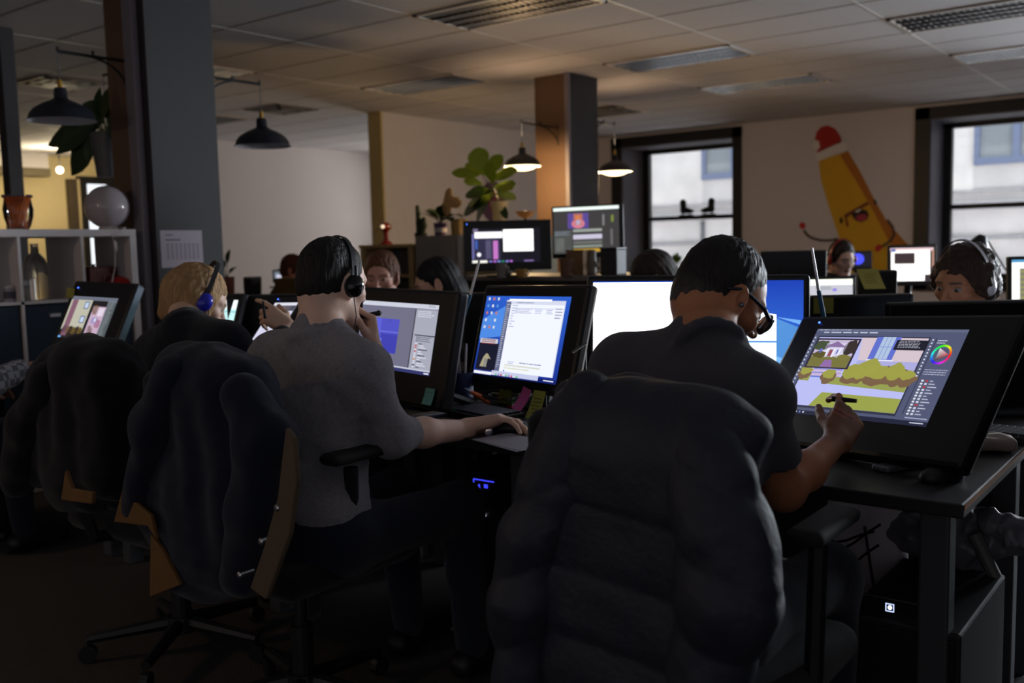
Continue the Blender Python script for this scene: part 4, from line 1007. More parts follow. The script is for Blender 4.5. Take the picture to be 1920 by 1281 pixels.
# ---------- people further back
def back_person(label, px, py, D, psi, th, base, hairc, style, shirt, sc=1.0, vox=.0042, beard=0, stub=None, face_dir=None, closed=False, seatz=.55, roll=0):
    h = Head(atd(px, py, D), psi, th, sc, roll); f = rotz(-math.radians(psi)) @ V(0, 1, 0); s = rotz(-math.radians(psi)) @ V(1, 0, 0)
    N = h.w((0, -.03, -.06)) - f * .035 - [0, 0, .095]; L = N - s * .175 - [0, 0, .055] + f * .01; R = N + s * .175 - [0, 0, .055] + f * .01
    P = N - f * .06; P[2] = max(N[2] - .46, .45)
    t = thing('person', label, 'person', (P[0], P[1], 0))
    B = Body(); add_head(B, h); neck(B, h, N, .054); add_torso(B, N, L, R, P, -.016)
    EL = L - s * .03 + f * .08 - [0, 0, .25]; ER = R + s * .03 + f * .08 - [0, 0, .25]; WL = EL + f * .22 + s * .06 + [0, 0, .06]; WR = ER + f * .22 - s * .06 + [0, 0, .06]
    B.chain([L, EL, WL], [.045, .037, .026], .03); B.chain([R, ER, WR], [.045, .037, .026], .03)
    hand(B, WL, f, V(0, 0, -1.), s); hand(B, WR, f, V(0, 0, -1.), -s)
    finish(B, t, vox, h, base, hairc=hairc, beard=beard, stubc=stub, closed=closed)
    S = Body(); add_torso(S, N, L, R, P, .013); S.chain([L, EL, EL * .3 + WL * .7], [.06, .052, .036], .035); S.chain([R, ER, ER * .3 + WR * .7], [.06, .052, .036], .035)
    cn = nrm(h.w((0, -.03, -.06)) - N); neckline(S, N, cn, .06)
    v, fc = S.mesh(.009, t.location); mesh_obj('shirt', v, fc, cloth('cloth_%d_%d_%d' % shirt, RGB(*shirt)), t)
    trousers(t, P - [0, 0, .04], psi, M_jeans)
    hm = hair_mat('hair_%d_%d_%d' % hairc, RGB(*hairc), .4)
    if style == 'short': short_hair(h, t, hm, .012, top=.008)
    else:
        b = Body(); b.ell(h.w((0, -.022, .038)), (.088, .108, .095), h.R, .03)
        if style == 'long':
            b.ell(h.w((0, -.055, -.03)), (.085, .072, .10), h.R, .03); b.cone(h.w((0, -.08, -.05)), h.w((0, -.10, -.22)), .06, .04, .03)
            b.disp = lambda Pt: .003 * wob(h.q(Pt) * [4, 4, .5], 60, 3)
        if style == 'curly':
            b = Body(); b.ell(h.w((0, -.025, .042)), (.094, .110, .094), h.R, .03); b.ell(h.w((0, -.055, -.02)), (.096, .072, .082), h.R, .03)
            for q in (-1, 1): b.ell(h.w((q * .082, .0, .015)), (.028, .045, .055), h.R, .02)
            b.disp = lambda Pt: .006 * wob(h.q(Pt), 80, 3) + .0035 * wob(h.q(Pt), 170, 5)
        b.rbox(h.w((0, .135, -.045)), (.066, .074, .098), .03, h.R, .012, op='sub')
        v, fc = b.mesh(.0035, t.location); mesh_obj('hair', v, fc, hm, t)
    return t, h
back_person('person with red-brown hair and beard looking down behind the grey painting display', 716, 520, 5.1, 150, 8, (214, 158, 138), (106, 66, 44), 'short', (80, 76, 84), beard=.55, stub=(140, 86, 62), closed=True, sc=1.03)
back_person('person with long black hair turned away beside the bearded man', 818, 534, 4.75, 228, 18, (206, 158, 132), (22, 18, 20), 'long', (40, 40, 46), sc=1.06)
back_person('person with brown hair, only the top of the head showing above the blank white monitor', 1222, 522, 4.6, 222, 25, (200, 150, 125), (52, 40, 36), 'long', (50, 50, 56))
_, hg = back_person('person with dark hair and red headphones under the banana mural', 1578, 486, 7.0, 128, 14, (214, 170, 150), (46, 32, 28), 'short', (44, 34, 34), vox=.005)
headphones(hg, 'red headphones on the person under the banana mural', pm('red_gloss', RGB(170, 30, 34), .3), pm('red_gloss', RGB(170, 30, 34), .3), (.014, .03, .036), sc=1.1)
_, hc_ = back_person('person with curly dark hair and white headphones peering over the black display edge at right', 1806, 531, 3.3, 200, 12, (186, 128, 96), (66, 50, 42), 'curly', (60, 58, 62), vox=.0034, roll=-3)
headphones(hc_, 'white headphones on the person with curly dark hair', pm('white_gloss', RGB(215, 215, 225), .3), M_steel, (.014, .026, .03), sc=1.10)
back_person('small person far back at left, half hidden by the dark haired man', 552, 508, 8.0, 60, 10, (206, 130, 100), (90, 44, 30), 'short', (90, 80, 60), vox=.006)
# far left: only a forearm reaches into the picture
def left_arm():
    h = Head(atd(-150, 560, 3.85), 10, 22); N = h.w((0, -.03, -.06)) - V(0, .03, .10); L = N + V(-.17, .0, -.05); R = N + V(.17, .0, -.05); P = N - V(0, .1, 0); P[2] = .56
    t = thing('person', 'person at the left edge of whom only a grey checked sleeve and a hand show', 'person', (P[0], P[1], 0))
    E = atd(-28, 726, 3.72); W = atd(36, 694, 3.90)
    B = Body(); add_head(B, h); neck(B, h, N, .054); add_torso(B, N, L, R, P, -.016); EL = L + V(-.03, .1, -.26)
    B.chain([R, E, W], [.045, .037, .026], .03); B.chain([L, EL, EL + V(.05, .22, .04)], [.045, .037, .026], .03)
    hand(B, W, atd(80, 682, 4.0) - W, V(0, 0, -1.), V(-.6, .8, 0)); hand(B, EL + V(.05, .22, .04), V(0, 1, 0), V(0, 0, -1.), V(1, 0, 0))
    finish(B, t, .004, h, (196, 140, 112))
    S = Body(); add_torso(S, N, L, R, P, .013); S.chain([R, E, W - (W - E) * .02], [.062, .054, .045], .035); S.chain([L, EL], [.06, .05], .035)
    S.disp = lambda Pt: .005 * wob(Pt, 45, 33)
    v, fc = S.mesh(.007, t.location)
    m = pm('checked_flannel', RGB(150, 150, 160), .9, bump=.3, bscale=60); nt = m.node_tree; n = nt.nodes
    ck = n.new('ShaderNodeTexChecker'); ck.inputs['Scale'].default_value = 36; ck.inputs[1].default_value = (*RGB(176, 178, 188), 1); ck.inputs[2].default_value = (*RGB(112, 112, 124), 1)
    tc = n.new('ShaderNodeTexCoord'); nt.links.new(tc.outputs['Object'], ck.inputs[0]); nt.links.new(ck.outputs[0], n['Principled BSDF'].inputs['Base Color'])
    mesh_obj('shirt', v, fc, m, t); short_hair(h, t, MATS['dark_brown_hair'], .012); trousers(t, P - [0, 0, .04], 0, M_jeans)
left_arm()
# ------------------------------------------------------------------ office chairs and the jackets on them
M_mesh = cloth('black_chair_fabric', RGB(24, 24, 27)); M_pad = pm('black_arm_pad', RGB(24, 24, 26), .75)
def chair(label, x, y, rz=0, armz=.745):
    t = thing('office_chair', label, 'chair', (x, y, 0), rz, group='black office chairs')
    b = Body(); b.rbox((0, 0, .455), (.245, .235, .04), .04, k=.01); v, f = b.mesh(.014); mesh_obj('seat', v, f, M_mesh, t)
    b = Body(); b.rbox((0, -.285, .755), (.175, .032, .215), .03, rotx(.08), k=.01); v, f = b.mesh(.014); mesh_obj('backrest', v, f, M_mesh, t)
    MB().tube([(0, -.10, .415), (0, -.27, .44), (0, -.315, .62)], [.022, .02, .018], 8).build('back_support', M_black, t)
    for s in (-1, 1):
        a = MB().tube([(s * .20, -.02, .42), (s * .235, -.02, .45), (s * .242, -.02, armz - .03)], [.016, .018, .018], 8).build('armrest', M_black, t)
        b = Body(); b.rbox((s * .242, .01, armz), (.034, .11, .015), .015, k=.01); v, f = b.mesh(.008); mesh_obj('arm_pad', v, f, M_pad, a)
    MB().tube([(0, 0, .10), (0, 0, .25), (0, 0, .251), (0, 0, .415)], [.03, .03, .018, .018], 14).build('gas_column', M_black, t)
    m = MB(); m.lathe([(.02, .07), (.05, .07), (.045, .12), (.02, .12)], (0, 0, 0), 14)
    for k in range(5):
        a = 2 * math.pi * k / 5 + .3; m.tube([(0, 0, .10), (.28 * math.cos(a), .28 * math.sin(a), .075)], [.024, .015], 8)
    m.build('star_base', M_black, t)
    for k in range(5):
        a = 2 * math.pi * k / 5 + .3; c = V(.28 * math.cos(a), .28 * math.sin(a), .029)
        MB().tube([c - [.012 * math.sin(a), -.012 * math.cos(a), 0], c + [.012 * math.sin(a), -.012 * math.cos(a), 0]], .028, 12).build('caster', M_black, t)
    return t
ch = chair('black office chair of the man in glasses, its back under a quilted jacket', -.83, 1.65)
for x, y, rz, lab in ((-2.0, 1.63, 0, 'black office chair of the man in the grey shirt, with a snap jacket on it'), (-2.64, 1.68, 0, 'black office chair of the blond person, with a black coat on it'),
                      (-4.42, 1.75, 0, 'black office chair at the far left edge'),
                      (-3.62, 4.05, 2.7, 'black office chair of the bearded man'), (-2.85, 3.85, 2.5, 'black office chair of the person with long black hair'),
                      (-2.15, 4.15, 2.4, 'black office chair behind the blank white monitor'), (-.62, 3.85, 2.9, 'black office chair of the person with curly hair'), (-2.45, 7.0, -2.2, 'black office chair under the banana mural')):
    dup(ch, (x, y, 0), rz, lab)

def q_(px, py, Y): return aty(px, py, Y)
def puffer():
    t = thing('quilted_jacket', 'dark quilted puffer jacket hanging over the chair of the man in glasses', 'jacket', (-.84, 1.36, .4)); o = np.array(t.location)
    Yp = 1.36
    B = Body(); c = q_(1190, 960, Yp - .0)
    top = q_(1190, 720, Yp); x0, x1 = q_(1065, 760, Yp)[0], q_(1370, 760, Yp)[0]
    B.rbox(((x0 + x1) / 2, Yp, .90), ((x1 - x0) / 2 + .01, .058, .10), .055, rotx(.05), k=.06)
    B.rbox(((x0 + x1) / 2 - .01, Yp - .015, .62), ((x1 - x0) / 2 + .035, .06, .34), .055, k=.06)
    B.cone((x0 + .02, Yp + .02, .965), (x1 - .05, Yp + .02, .955), .036, .036, .05)          # hood / collar roll over the chair top
    B.ell(((x0 + x1) / 2, Yp + .04, .95), (.20, .07, .07), k=.06)
    def ds(P):
        s = np.abs(np.sin(math.pi * (P[..., 2] + .10 * (P[..., 0] + .85)) / .118)) ** .6
        return .008 * (1 - s) * (P[..., 2] < .86) + .0025 * wob(P, 45, 3) + .005 * wob(P * [1, 1, .3], 30, 8)
    B.disp = ds; v, f = B.mesh(.006, o); mat = pm('quilted_nylon', RGB(35, 38, 50), .62, bump=.25, bscale=70, var=.1)
    mesh_obj('jacket_body', v, f, mat, t)
    for pts, rs in (([q_(1105, 745, 1.36), q_(1078, 820, 1.34), q_(1052, 900, 1.33), q_(1010, 1000, 1.32), q_(985, 1120, 1.31), q_(975, 1290, 1.31)], [.045, .055, .06, .062, .06, .055]),
                    ([q_(1312, 805, 1.35), q_(1328, 880, 1.33), q_(1355, 990, 1.315), q_(1370, 1110, 1.31), q_(1325, 1275, 1.31)], [.048, .058, .068, .072, .066])):
        S = Body(); S.chain(pts, rs, .05); sg = 1 if pts[0][0] > -.85 else -1
        def d2(P, sg=sg):
            s = np.abs(np.sin(math.pi * (P[..., 2] + sg * .45 * (P[..., 0] + .85)) / .125)) ** .6
            return .008 * (1 - s) + .0035 * wob(P, 50, 4 + sg)
        S.disp = d2; v, f = S.mesh(.006, o); mesh_obj('sleeve', v, f, mat, t)
    C = Body(); C.chain([q_(1062, 738, 1.44), q_(1190, 734, 1.46), q_(1310, 752, 1.44)], [.024, .028, .026], .03); C.disp = lambda P: .004 * wob(P, 60, 2)
    v, f = C.mesh(.006, o); mesh_obj('collar', v, f, mat, t)
puffer()
def coat(label, Y, body, sleeves, lining, edges, snaps, col, name):
    c = np.mean([q_(*p, Y) for p in body[0]], 0); t = thing(name, label, 'jacket', (c[0], Y, .4)); o = np.array(t.location)
    B = Body()
    for pts, rs in zip(body, [None] * len(body)):
        pass
    for a, b, r in body[1]: B.cone(q_(*a, Y), q_(*b, Y), r, r, .06)
    def ds(P): return .007 * wob(P * [1, 1, .18], 40, 6) + .003 * wob(P, 60, 7)
    B.disp = ds; v, f = B.mesh(.008, o); m = cloth('coat_%d' % col[2], RGB(*col)); mesh_obj('jacket_body', v, f, m, t)
    for ch_, rs in sleeves:
        S = Body(); S.chain([q_(x, y, Y - .07) for x, y in ch_], rs, .04); S.disp = lambda P: .006 * wob(P * [1, 1, .4], 50, 9)
        v, f = S.mesh(.007, o); mesh_obj('sleeve', v, f, m, t)
    M_lin = pm('brown_lining', RGB(112, 76, 36), .8, bump=.2, bscale=80, var=.15); M_cv = pm('tan_canvas', RGB(92, 76, 58), .85, bump=.2, bscale=200)
    for pts, dy in lining:
        P = [q_(x, y, Y - dy) for x, y in pts]; MB(o).prism([(q[0], q[2]) for q in P], (0, Y - dy, 0), (1, 0, 0), (0, 0, 1), .012).build('lining', M_lin, t, bevel=.003)['label'] = 'brown lining'
    for pts, dy in edges:
        P = [q_(x, y, Y - dy) for x, y in pts]; MB(o).prism([(q[0], q[2]) for q in P], (0, Y - dy, 0), (1, 0, 0), (0, 0, 1), .014).build('front_edge', M_cv, t, bevel=.004)['label'] = 'tan front edge'
    for (x, y) in snaps:
        p = q_(x, y, Y - .135)
        MB(o).lathe([(.0, .004), (.004, .004), (.0075, .001), (.0075, -.035), (0, -.035)], p, 14, rotx(math.pi / 2)).build('snap', M_steel, t, smooth=True)
    return t
coat('navy snap jacket with tan edges hanging over the second chair from right', 1.36,
     ([(400, 800)], [((360, 700), (440, 730), .075), ((350, 720), (300, 940), .075), ((400, 720), (400, 1060), .085), ((450, 740), (440, 1050), .08), ((330, 760), (330, 1000), .07), ((370, 900), (370, 1060), .08), ((480, 790), (470, 1000), .06)]),
     [([(460, 740), (500, 830), (480, 960), (455, 1080)], [.05, .062, .06, .05]), ([(330, 700), (290, 800), (262, 950)], [.05, .052, .045])],
     [([(236, 920), (290, 965), (300, 1010), (285, 985), (221, 977)], .10), ([(290, 1000), (312, 1030), (345, 1095), (288, 1118)], .09)],
     [([(545, 800), (560, 820), (566, 900), (552, 1000), (508, 1122), (478, 1100), (505, 1020), (530, 930)], .12)], [(519, 953), (489, 1016), (449, 1079)], (26, 30, 45), 'snap_jacket')
coat('black coat with a brown lining hanging over the chair of the blond person', 1.38,
     ([(150, 750)], [((130, 690), (200, 690), .08), ((110, 720), (90, 860), .085), ((170, 700), (170, 900), .095), ((215, 720), (215, 880), .08), ((130, 760), (140, 900), .085)]),
     [([(95, 710), (55, 800), (35, 900)], [.05, .06, .05])], [([(130, 880), (142, 915), (182, 922), (180, 944), (122, 936)], .14)], [], [], (17, 17, 21), 'black_coat')

# ------------------------------------------------------------------ white cube shelf beside the front pillar
sx0, sx1, sy1 = -5.51, -5.12, 3.105
t0_ = None
ysh = [1.73, 2.085, 2.434, 2.779, 3.095]
zs = [.05, .36, .685, 1.012, 1.345]
t = thing('cube_shelf', 'white open cube shelf beside the front pillar, dark blue boxes in its lower cells', 'shelf', ((sx0 + sx1) / 2, 2.4, 0)); o = t.location
MB(o).span((sx0, 1.36, 1.362), (sx1, sy1, 1.402)).build('top_board', M_white, t, bevel=.002)
MB(o).span((sx0, 1.36, 0), (sx1, sy1, .045)).build('bottom_board', M_white, t, bevel=.002)
for y in (1.38, sy1 - .02): MB(o).span((sx0, y - .02, .045), (sx1, y + .02, 1.362)).build('side_board', M_white, t)
for y in (1.73, 2.085, 2.434, 2.779): MB(o).span((sx0, y - .008, .045), (sx1, y + .008, 1.362)).build('divider', M_white, t)
for z in (.36, .685, 1.015): MB(o).span((sx0, 1.40, z - .008), (sx1, sy1 - .04, z + .008)).build('shelf_board', M_white, t)
t0_ = t
MBX = pm('dark_blue_box', RGB(30, 48, 66), .8, bump=.2, bscale=200)
ycell = [1.40, 1.73, 2.085, 2.434, 2.779, sy1 - .04]
lb = ['first', 'second', 'third', 'fourth', 'fifth']
for r, (z0_, z1_) in enumerate(((.695, 1.0), (.37, .67))):
    for k in range(5):
        a, b = ycell[k] + .015, ycell[k + 1] - .015
        bt = thing('storage_box', 'dark blue storage box in the %s row of the white shelf, %s from the left' % (('upper', 'lower')[r], lb[k]), 'box', ((sx0 + sx1) / 2, (a + b) / 2, z0_), group='dark blue storage boxes in the white shelf'); oo = bt.location
        MB(oo).span((sx0 + .02, a, z0_), (sx1 - .012, b, z1_)).build('box_body', MBX, bt, bevel=.006)
        MB(oo).span((sx1 - .014, (a + b) / 2 - .03, z1_ - .07), (sx1 - .006, (a + b) / 2 + .03, z1_ - .05)).build('handle', M_steel, bt, bevel=.002)
M_bk = pm('brown_back_board', RGB(160, 134, 102), .8)
MB(t0_.location).span((sx0 - .004, 1.40, .045), (sx0, sy1 - .04, .70)).build('back_board', M_bk, t0_)
for (pa_, pb_) in ((-60, 30), (92, 150), (200, 258)):
    ya, yb = atx(pa_, 500, sx0)[1], atx(pb_, 500, sx0)[1]; MB(t0_.location).span((sx0 - .012, ya, 1.023), (sx0 - .002, yb, 1.36)).build('back_board', M_bk, t0_)
# globe lamp
g = atx(201, 392, -5.28); R_ = 40 / FPX * (np.array(ray(201, 392)) * 0 + 1)[0] * np.dot(g - [0, 0, H], -RW[:, 2])
t = thing('globe_lamp', 'unlit white glass globe lamp on top of the white shelf', 'lamp', (g[0], g[1], 1.402)); o = t.location
MB(o).ball((g[0], g[1], 1.402 + R_ + .008), R_, 36).build('globe', pm('opal_glass', RGB(176, 168, 172), .12, sss=.1), t, smooth=True)
MB(o).lathe([(.0, 0), (.05, 0), (.055, .012), (.04, .025)], (g[0], g[1], 1.402), 24).build('base', M_white, t, smooth=True)
sw = atx(216, 462, -5.10); e_ = atx(208, 540, -5.10)
MB(o).tube([(g[0] + .04, g[1], 1.41), (-5.112, g[1] + .01, 1.412), (-5.10, sw[1] - .015, 1.36), sw, (sw + e_) / 2 + [0, .012, 0], e_, e_ - [0, .02, .3]], .0028, 6).build('cord', M_white, t)
MB(o).tube([sw + [0, 0, .03], sw + [0, 0, .022], sw - [0, -.002, .025], sw - [0, -.002, .032]], [.004, .010, .010, .004], 10).build('switch', M_white, t, smooth=True)
# vase
vz = atx(34, 396, -5.28); zc = 1.402
t = thing('glass_vase', 'clear glass vase with orange ribbed inside and frilled rim on the white shelf', 'vase', (vz[0], vz[1], zc)); o = t.location
def glass2(name, col, rough=.05):
    m = pm(name, col, rough, trans=.95, ior=1.45); return m
MB(o).lathe([(.0, .0), (.045, 0), (.058, .02), (.072, .07), (.076, .11), (.068, .15), (.066, .17)], (vz[0], vz[1], zc), 36).build('outer_glass', M_glass, t, smooth=True); glass2('clear_glass', (.95, .95, .95))
m = MB(o); n = 40; pr = [(.040, .008), (.037, .05), (.042, .10), (.056, .15), (.066, .178)]; vs = []
for r, z in pr:
    for k in range(n): a = 2 * math.pi * k / n + z * 3; rr_ = r * (1 + .06 * (k % 2)); vs.append(V(vz[0] + rr_ * math.cos(a), vz[1] + rr_ * math.sin(a), zc + z))
m.add(vs, [(i * n + j, i * n + (j + 1) % n, (i + 1) * n + (j + 1) % n, (i + 1) * n + j) for i in range(len(pr) - 1) for j in range(n)] + [tuple(range(n))[::-1]])
m.build('orange_liner', pm('orange_glass', RGB(186, 92, 34), .25, var=.25, vscale=60), t)
m = MB(o)
for k in range(20): a = 2 * math.pi * k / 20; m.ball((vz[0] + .070 * math.cos(a), vz[1] + .070 * math.sin(a), zc + .180), .008, 8)
m.build('frilled_rim', pm('purple_glass', RGB(90, 76, 96), .2), t, smooth=True)
# small things inside the shelf
def jar(px, py, r, h, mat, label, z, X=-5.2, lid=True):
    p = atx(px, py, X); t = thing('jar', label, 'jar', (p[0], p[1], z)); 
    MB().lathe([(0, 0), (r, 0), (r, h * .78), (r * .8, h * .84), (r * .8, h * .86), (0, h * .86)], (0, 0, 0), 24).build('jar_body', mat, t, smooth=True)
    MB().lathe([(0, h * .86), (r * .85, h * .86), (r * .85, h), (0, h)], (0, 0, 0), 24).build('lid', M_white if lid else M_black, t, smooth=True)
    MB().lathe([(r * 1.01, h * .2), (r * 1.01, h * .65)], (0, 0, 0), 24).build('jar_label', pm('dark_label', RGB(70, 70, 84), .6), t)
jar(19, 550, .032, .085, pm('frosted_jar', RGB(150, 150, 160), .3), 'small grey jar with a dark label inside the white shelf', 1.023)
p = atx(36, 550, -5.2); t = thing('cup', 'small grey cup beside the jar inside the white shelf', 'cup', (p[0], p[1], 1.023)); MB().lathe([(0, 0), (.022, 0), (.026, .07), (.023, .07), (.020, .005), (0, .005)], (0, 0, 0), 20).build('cup_body', pm('grey_ceramic', RGB(110, 106, 108), .4), t, smooth=True)
p = atx(68, 520, -5.3); t = thing('glass_bottle', 'large clear glass bottle standing in the white shelf', 'bottle', (p[0], p[1], 1.023))
MB().lathe([(0, 0), (.062, 0), (.066, .02), (.066, .16), (.05, .22), (.022, .255), (.02, .30), (.024, .305)], (0, 0, 0), 28).build('bottle_glass', MATS['clear_glass'], t, smooth=True)
p = atx(186, 520, -5.3); t = thing('storage_tin', 'dark red tin with a round emblem standing in the white shelf', 'tin', (p[0], p[1], 1.023)); 
MB().span((-.05, -.085, 0), (.05, .085, .17)).build('tin_body', pm('dark_red_tin', RGB(84, 34, 32), .35, metal=.3), t, bevel=.006)
m = MB(); m.tube([(.052, .055 * math.cos(a), .085 + .055 * math.sin(a)) for a in np.linspace(0, 2 * math.pi, 30)], .004, 6); m.tube([(.052, 0, .04), (.052, 0, .12)], [.012, .007], 6); m.build('emblem', pm('gold_print', RGB(130, 92, 66), .4), t)
MB().tube([(.0, -.03, .17), (.0, -.03, .185)], [.008, .01], 8).build('knob', M_black, t)
p = atx(225, 530, -5.2); t = thing('cloth', 'crumpled red cloth beside the dark red tin in the white shelf', 'cloth', (p[0], p[1], 1.023)); b = Body(); b.ell((0, 0, .05), (.07, .075, .06), k=.03); b.ell((-.02, .06, .03), (.05, .06, .035), k=.03); b.disp = lambda P: .012 * wob(P, 50, 2); v, f = b.mesh(.006); v[:, 2] = np.maximum(v[:, 2], 0); mesh_obj('folded_cloth', v, f, cloth('red_cloth', RGB(150, 28, 24)), t)
# printed sheet on the pillar
P4 = [atx(300, 433, -5.099), atx(378, 431, -5.099), atx(380, 500, -5.099), atx(303, 503, -5.099)]
t = thing('paper_sheet', 'white printed calendar sheet taped to the front pillar', 'paper', (-5.098, 3.39, 1.28)); o = t.location
MB(o).span((-5.099, 3.245, 1.175), (-5.0975, 3.53, 1.395)).build('sheet', pm('white_paper', RGB(178, 168, 180), .8), t)
m = MB(o)
for k in range(8):
    y = 3.285 + k * .029
    for j in range(7): m.span((-5.0975, y, 1.225 + j * .014), (-5.097, y + .014, 1.231 + j * .014))
m.span((-5.0975, 3.28, 1.365), (-5.097, 3.33, 1.371)); m.span((-5.0975, 3.28, 1.335), (-5.097, 3.38, 1.343)); m.build('print', pm('print_grey', RGB(96, 90, 100), .8), t)

# ------------------------------------------------------------------ plants
def leaf_mb(m, base, d, up, L, W, bend=.3, n=6, fold=.12, rnd=False):
    """one real leaf blade: base point, direction, up, length, width"""
    d = nrm(d); s = nrm(np.cross(d, up)); u = np.cross(s, d); top = []; bot = []
    prof = [0, .55, .9, 1, .85, .5, .02] if n == 6 else None
    if rnd: prof = [.06, .42, .72, .95, 1, .82, .22]
    vs = []
    for i in range(n + 1):
        tt = i / n; c = base + d * L * tt + u * (math.sin(tt * 1.6) * bend * L * .35 - bend * L * tt * tt * .7); w = W / 2 * prof[i]
        for q in (-1, 0, 1): vs.append(c + s * w * q + u * (abs(q) * fold * w))
    k = len(vs); vs2 = [v - u * .0012 for v in vs]; fs = []
    for i in range(n):
        for j in (0, 1): a = i * 3 + j; fs += [(a, a + 3, a + 4, a + 1), (k + a, k + a + 1, k + a + 4, k + a + 3)]
    m.add(vs + vs2, fs)
M_leafd = pm('dark_leaf', RGB(34, 62, 28), .4, bump=.2, bscale=30, var=.3); M_leaf_lamplit = pm('fig_leaf', RGB(150, 172, 44), .4, bump=.2, bscale=30, var=.25); M_soil = pm('soil', RGB(40, 30, 24), .95, bump=.6)
M_stem = pm('stem', RGB(84, 84, 46), .6)
def plant(label, base, pot, specs, leafm, name='potted_plant', cat='plant', stems=True, potm=None):
    t = thing(name, label, cat, base); o = np.array(t.location)
    if pot:
        r0, r1, h = pot; pt_ = MB().lathe([(0, 0), (r0, 0), (r1, h), (r1 - .008, h), (r1 - .012, h - .02), (0, h - .02)], (0, 0, 0), 28).build('pot', potm or M_grey, t, smooth=True, sharp=50)
    for (bz, dx, dy, dz, L, W, st, bend) in specs:
        d = nrm((dx, dy, dz)); b0 = V(0, 0, bz); b1 = b0 + d * st * .8 + [0, 0, st * .4]
        if st > .01: MB().tube([b0, (b0 + b1) / 2 + [0, 0, .01], b1], .003, 6).build('stem', M_stem, t)
        m = MB(); leaf_mb(m, b1, d, V(0, 0, 1) if abs(d[2]) < .85 else V(0, -1, .2), L, W, bend); m.build('leaf', leafm, t, smooth=True)
    return t
# hanging plant on the pillar bracket at upper left: leaves given as picture-plane directions of the real plant
rt = RW[:, 0]; upv = V(0, 0, 1)
pc = aty(200, 250, 3.4); pz = aty(200, 333, 3.4)[2]
r_ = random.Random(4)
t = thing('hanging_plant', 'dark leafy plant in a grey ribbed pot hanging behind the front pillar', 'plant', (pc[0], pc[1], pz)); o = np.array(t.location)
hh = aty(200, 250, 3.4)[2] - pz
MB().lathe([(0, 0), (.075, 0), (.105, hh), (.098, hh), (.092, hh - .02), (0, hh - .02)], (0, 0, 0), 20).build('pot', pm('grey_zinc', RGB(88, 88, 94), .5, metal=.3, bump=.3, bscale=40), t)
MB(o).tube([pc + [0, 0, 0], (pc[0], pc[1], 2.40)], .002, 6).build('cord', M_cord, t)
MB(o).tube([(-5.50, 3.40, 2.40), (pc[0], pc[1], 2.40)], .008, 8).build('bracket', M_blackm, t)
for (px, py, tx, ty, w) in ((185, 232, 80, 272, .10), (180, 238, 98, 288, .08), (185, 245, 128, 330, .12), (186, 225, 185, 165, .05), (192, 225, 207, 160, .06), (195, 220, 212, 180, .10), (190, 235, 100, 240, .14), (186, 240, 90, 255, .13), (196, 232, 150, 190, .10), (200, 232, 235, 170, .09), (186, 238, 110, 262, .13), (200, 240, 240, 220, .12), (184, 246, 160, 300, .06)):
    a = aty(px, py, 3.40); b = aty(tx, ty, 3.40 + r_.uniform(-.12, .12)); m = MB(o); leaf_mb(m, a, b - a, V(.5, -.8, .2), np.linalg.norm(b - a), w * 1.6, .15); m.build('leaf', M_leafd, t, smooth=True)
    MB(o).tube([(pc[0], pc[1], pz + hh - .02), a], .003, 6).build('stem', M_stem, t)

# cabinets in the middle distance
M_cab = pm('grey_cabinet', RGB(150, 144, 138), .6); M_wood = pm('birch_wood', RGB(190, 160, 112), .55, var=.15, vscale=14, stretch=(8, 1, 1))
a = aty(778, 443, 6.3); b = aty(868, 443, 6.3)
t = thing('storage_cabinet', 'tall grey cabinet carrying plants left of the far pillar', 'cabinet', ((a[0] + b[0]) / 2, 6.5, 0)); o = t.location
MB(o).span((a[0], 6.3, 0), (b[0], 6.7, a[2])).build('cabinet_body', M_cab, t, bevel=.004)
MB(o).span((b[0] - .05, 6.285, .05), (b[0] - .01, 6.299, a[2])).build('edge_panel', M_white, t)
for z in (.1, .75): MB(o).span((a[0] + .02, 6.286, z), (b[0] - .07, 6.299, z + .58)).build('door', M_cab, t, bevel=.003)
tz = a[2]; cabx0, cabx1 = a[0], b[0]
t = thing('side_cabinet', 'beige cabinet right of the grey one, behind the black display', 'cabinet', (b[0] + .45, 6.5, 0)); o = t.location
c2x = aty(995, 455, 6.32)[0]
MB(o).span((b[0] + .005, 6.32, 0), (c2x, 6.7, tz - .03)).build('cabinet_body', pm('beige_cabinet', RGB(150, 140, 112), .6), t, bevel=.004)
for k in range(2): MB(o).span((b[0] + .03 + k * (c2x - b[0]) / 2, 6.305, .08), (b[0] + (k + 1) * (c2x - b[0]) / 2 - .01, 6.319, tz - .08)).build('door', MATS['beige_cabinet'], t, bevel=.003)
a = aty(675, 460, 6.3); b = aty(774, 460, 6.3)
t = thing('wooden_shelf', 'light wooden shelf with open front behind the bearded man', 'shelf', ((a[0] + b[0]) / 2, 6.5, 0)); o = t.location; wz = a[2]
MB(o).span((a[0], 6.28, wz - .03), (b[0], 6.7, wz)).build('top_board', M_wood, t, bevel=.003)
for x in (a[0], b[0] - .06): MB(o).span((x, 6.3, 0), (x + .06, 6.7, wz - .03)).build('side_board', M_wood, t)
for z in (.35, .70, 1.0): MB(o).span((a[0] + .06, 6.32, z), (b[0] - .06, 6.7, z + .025)).build('shelf_board', M_wood, t)
MB(o).span((a[0] + .06, 6.68, .02), (b[0] - .06, 6.7, wz - .03)).build('back_panel', pm('grey_back_panel', RGB(112, 112, 112), .7), t)
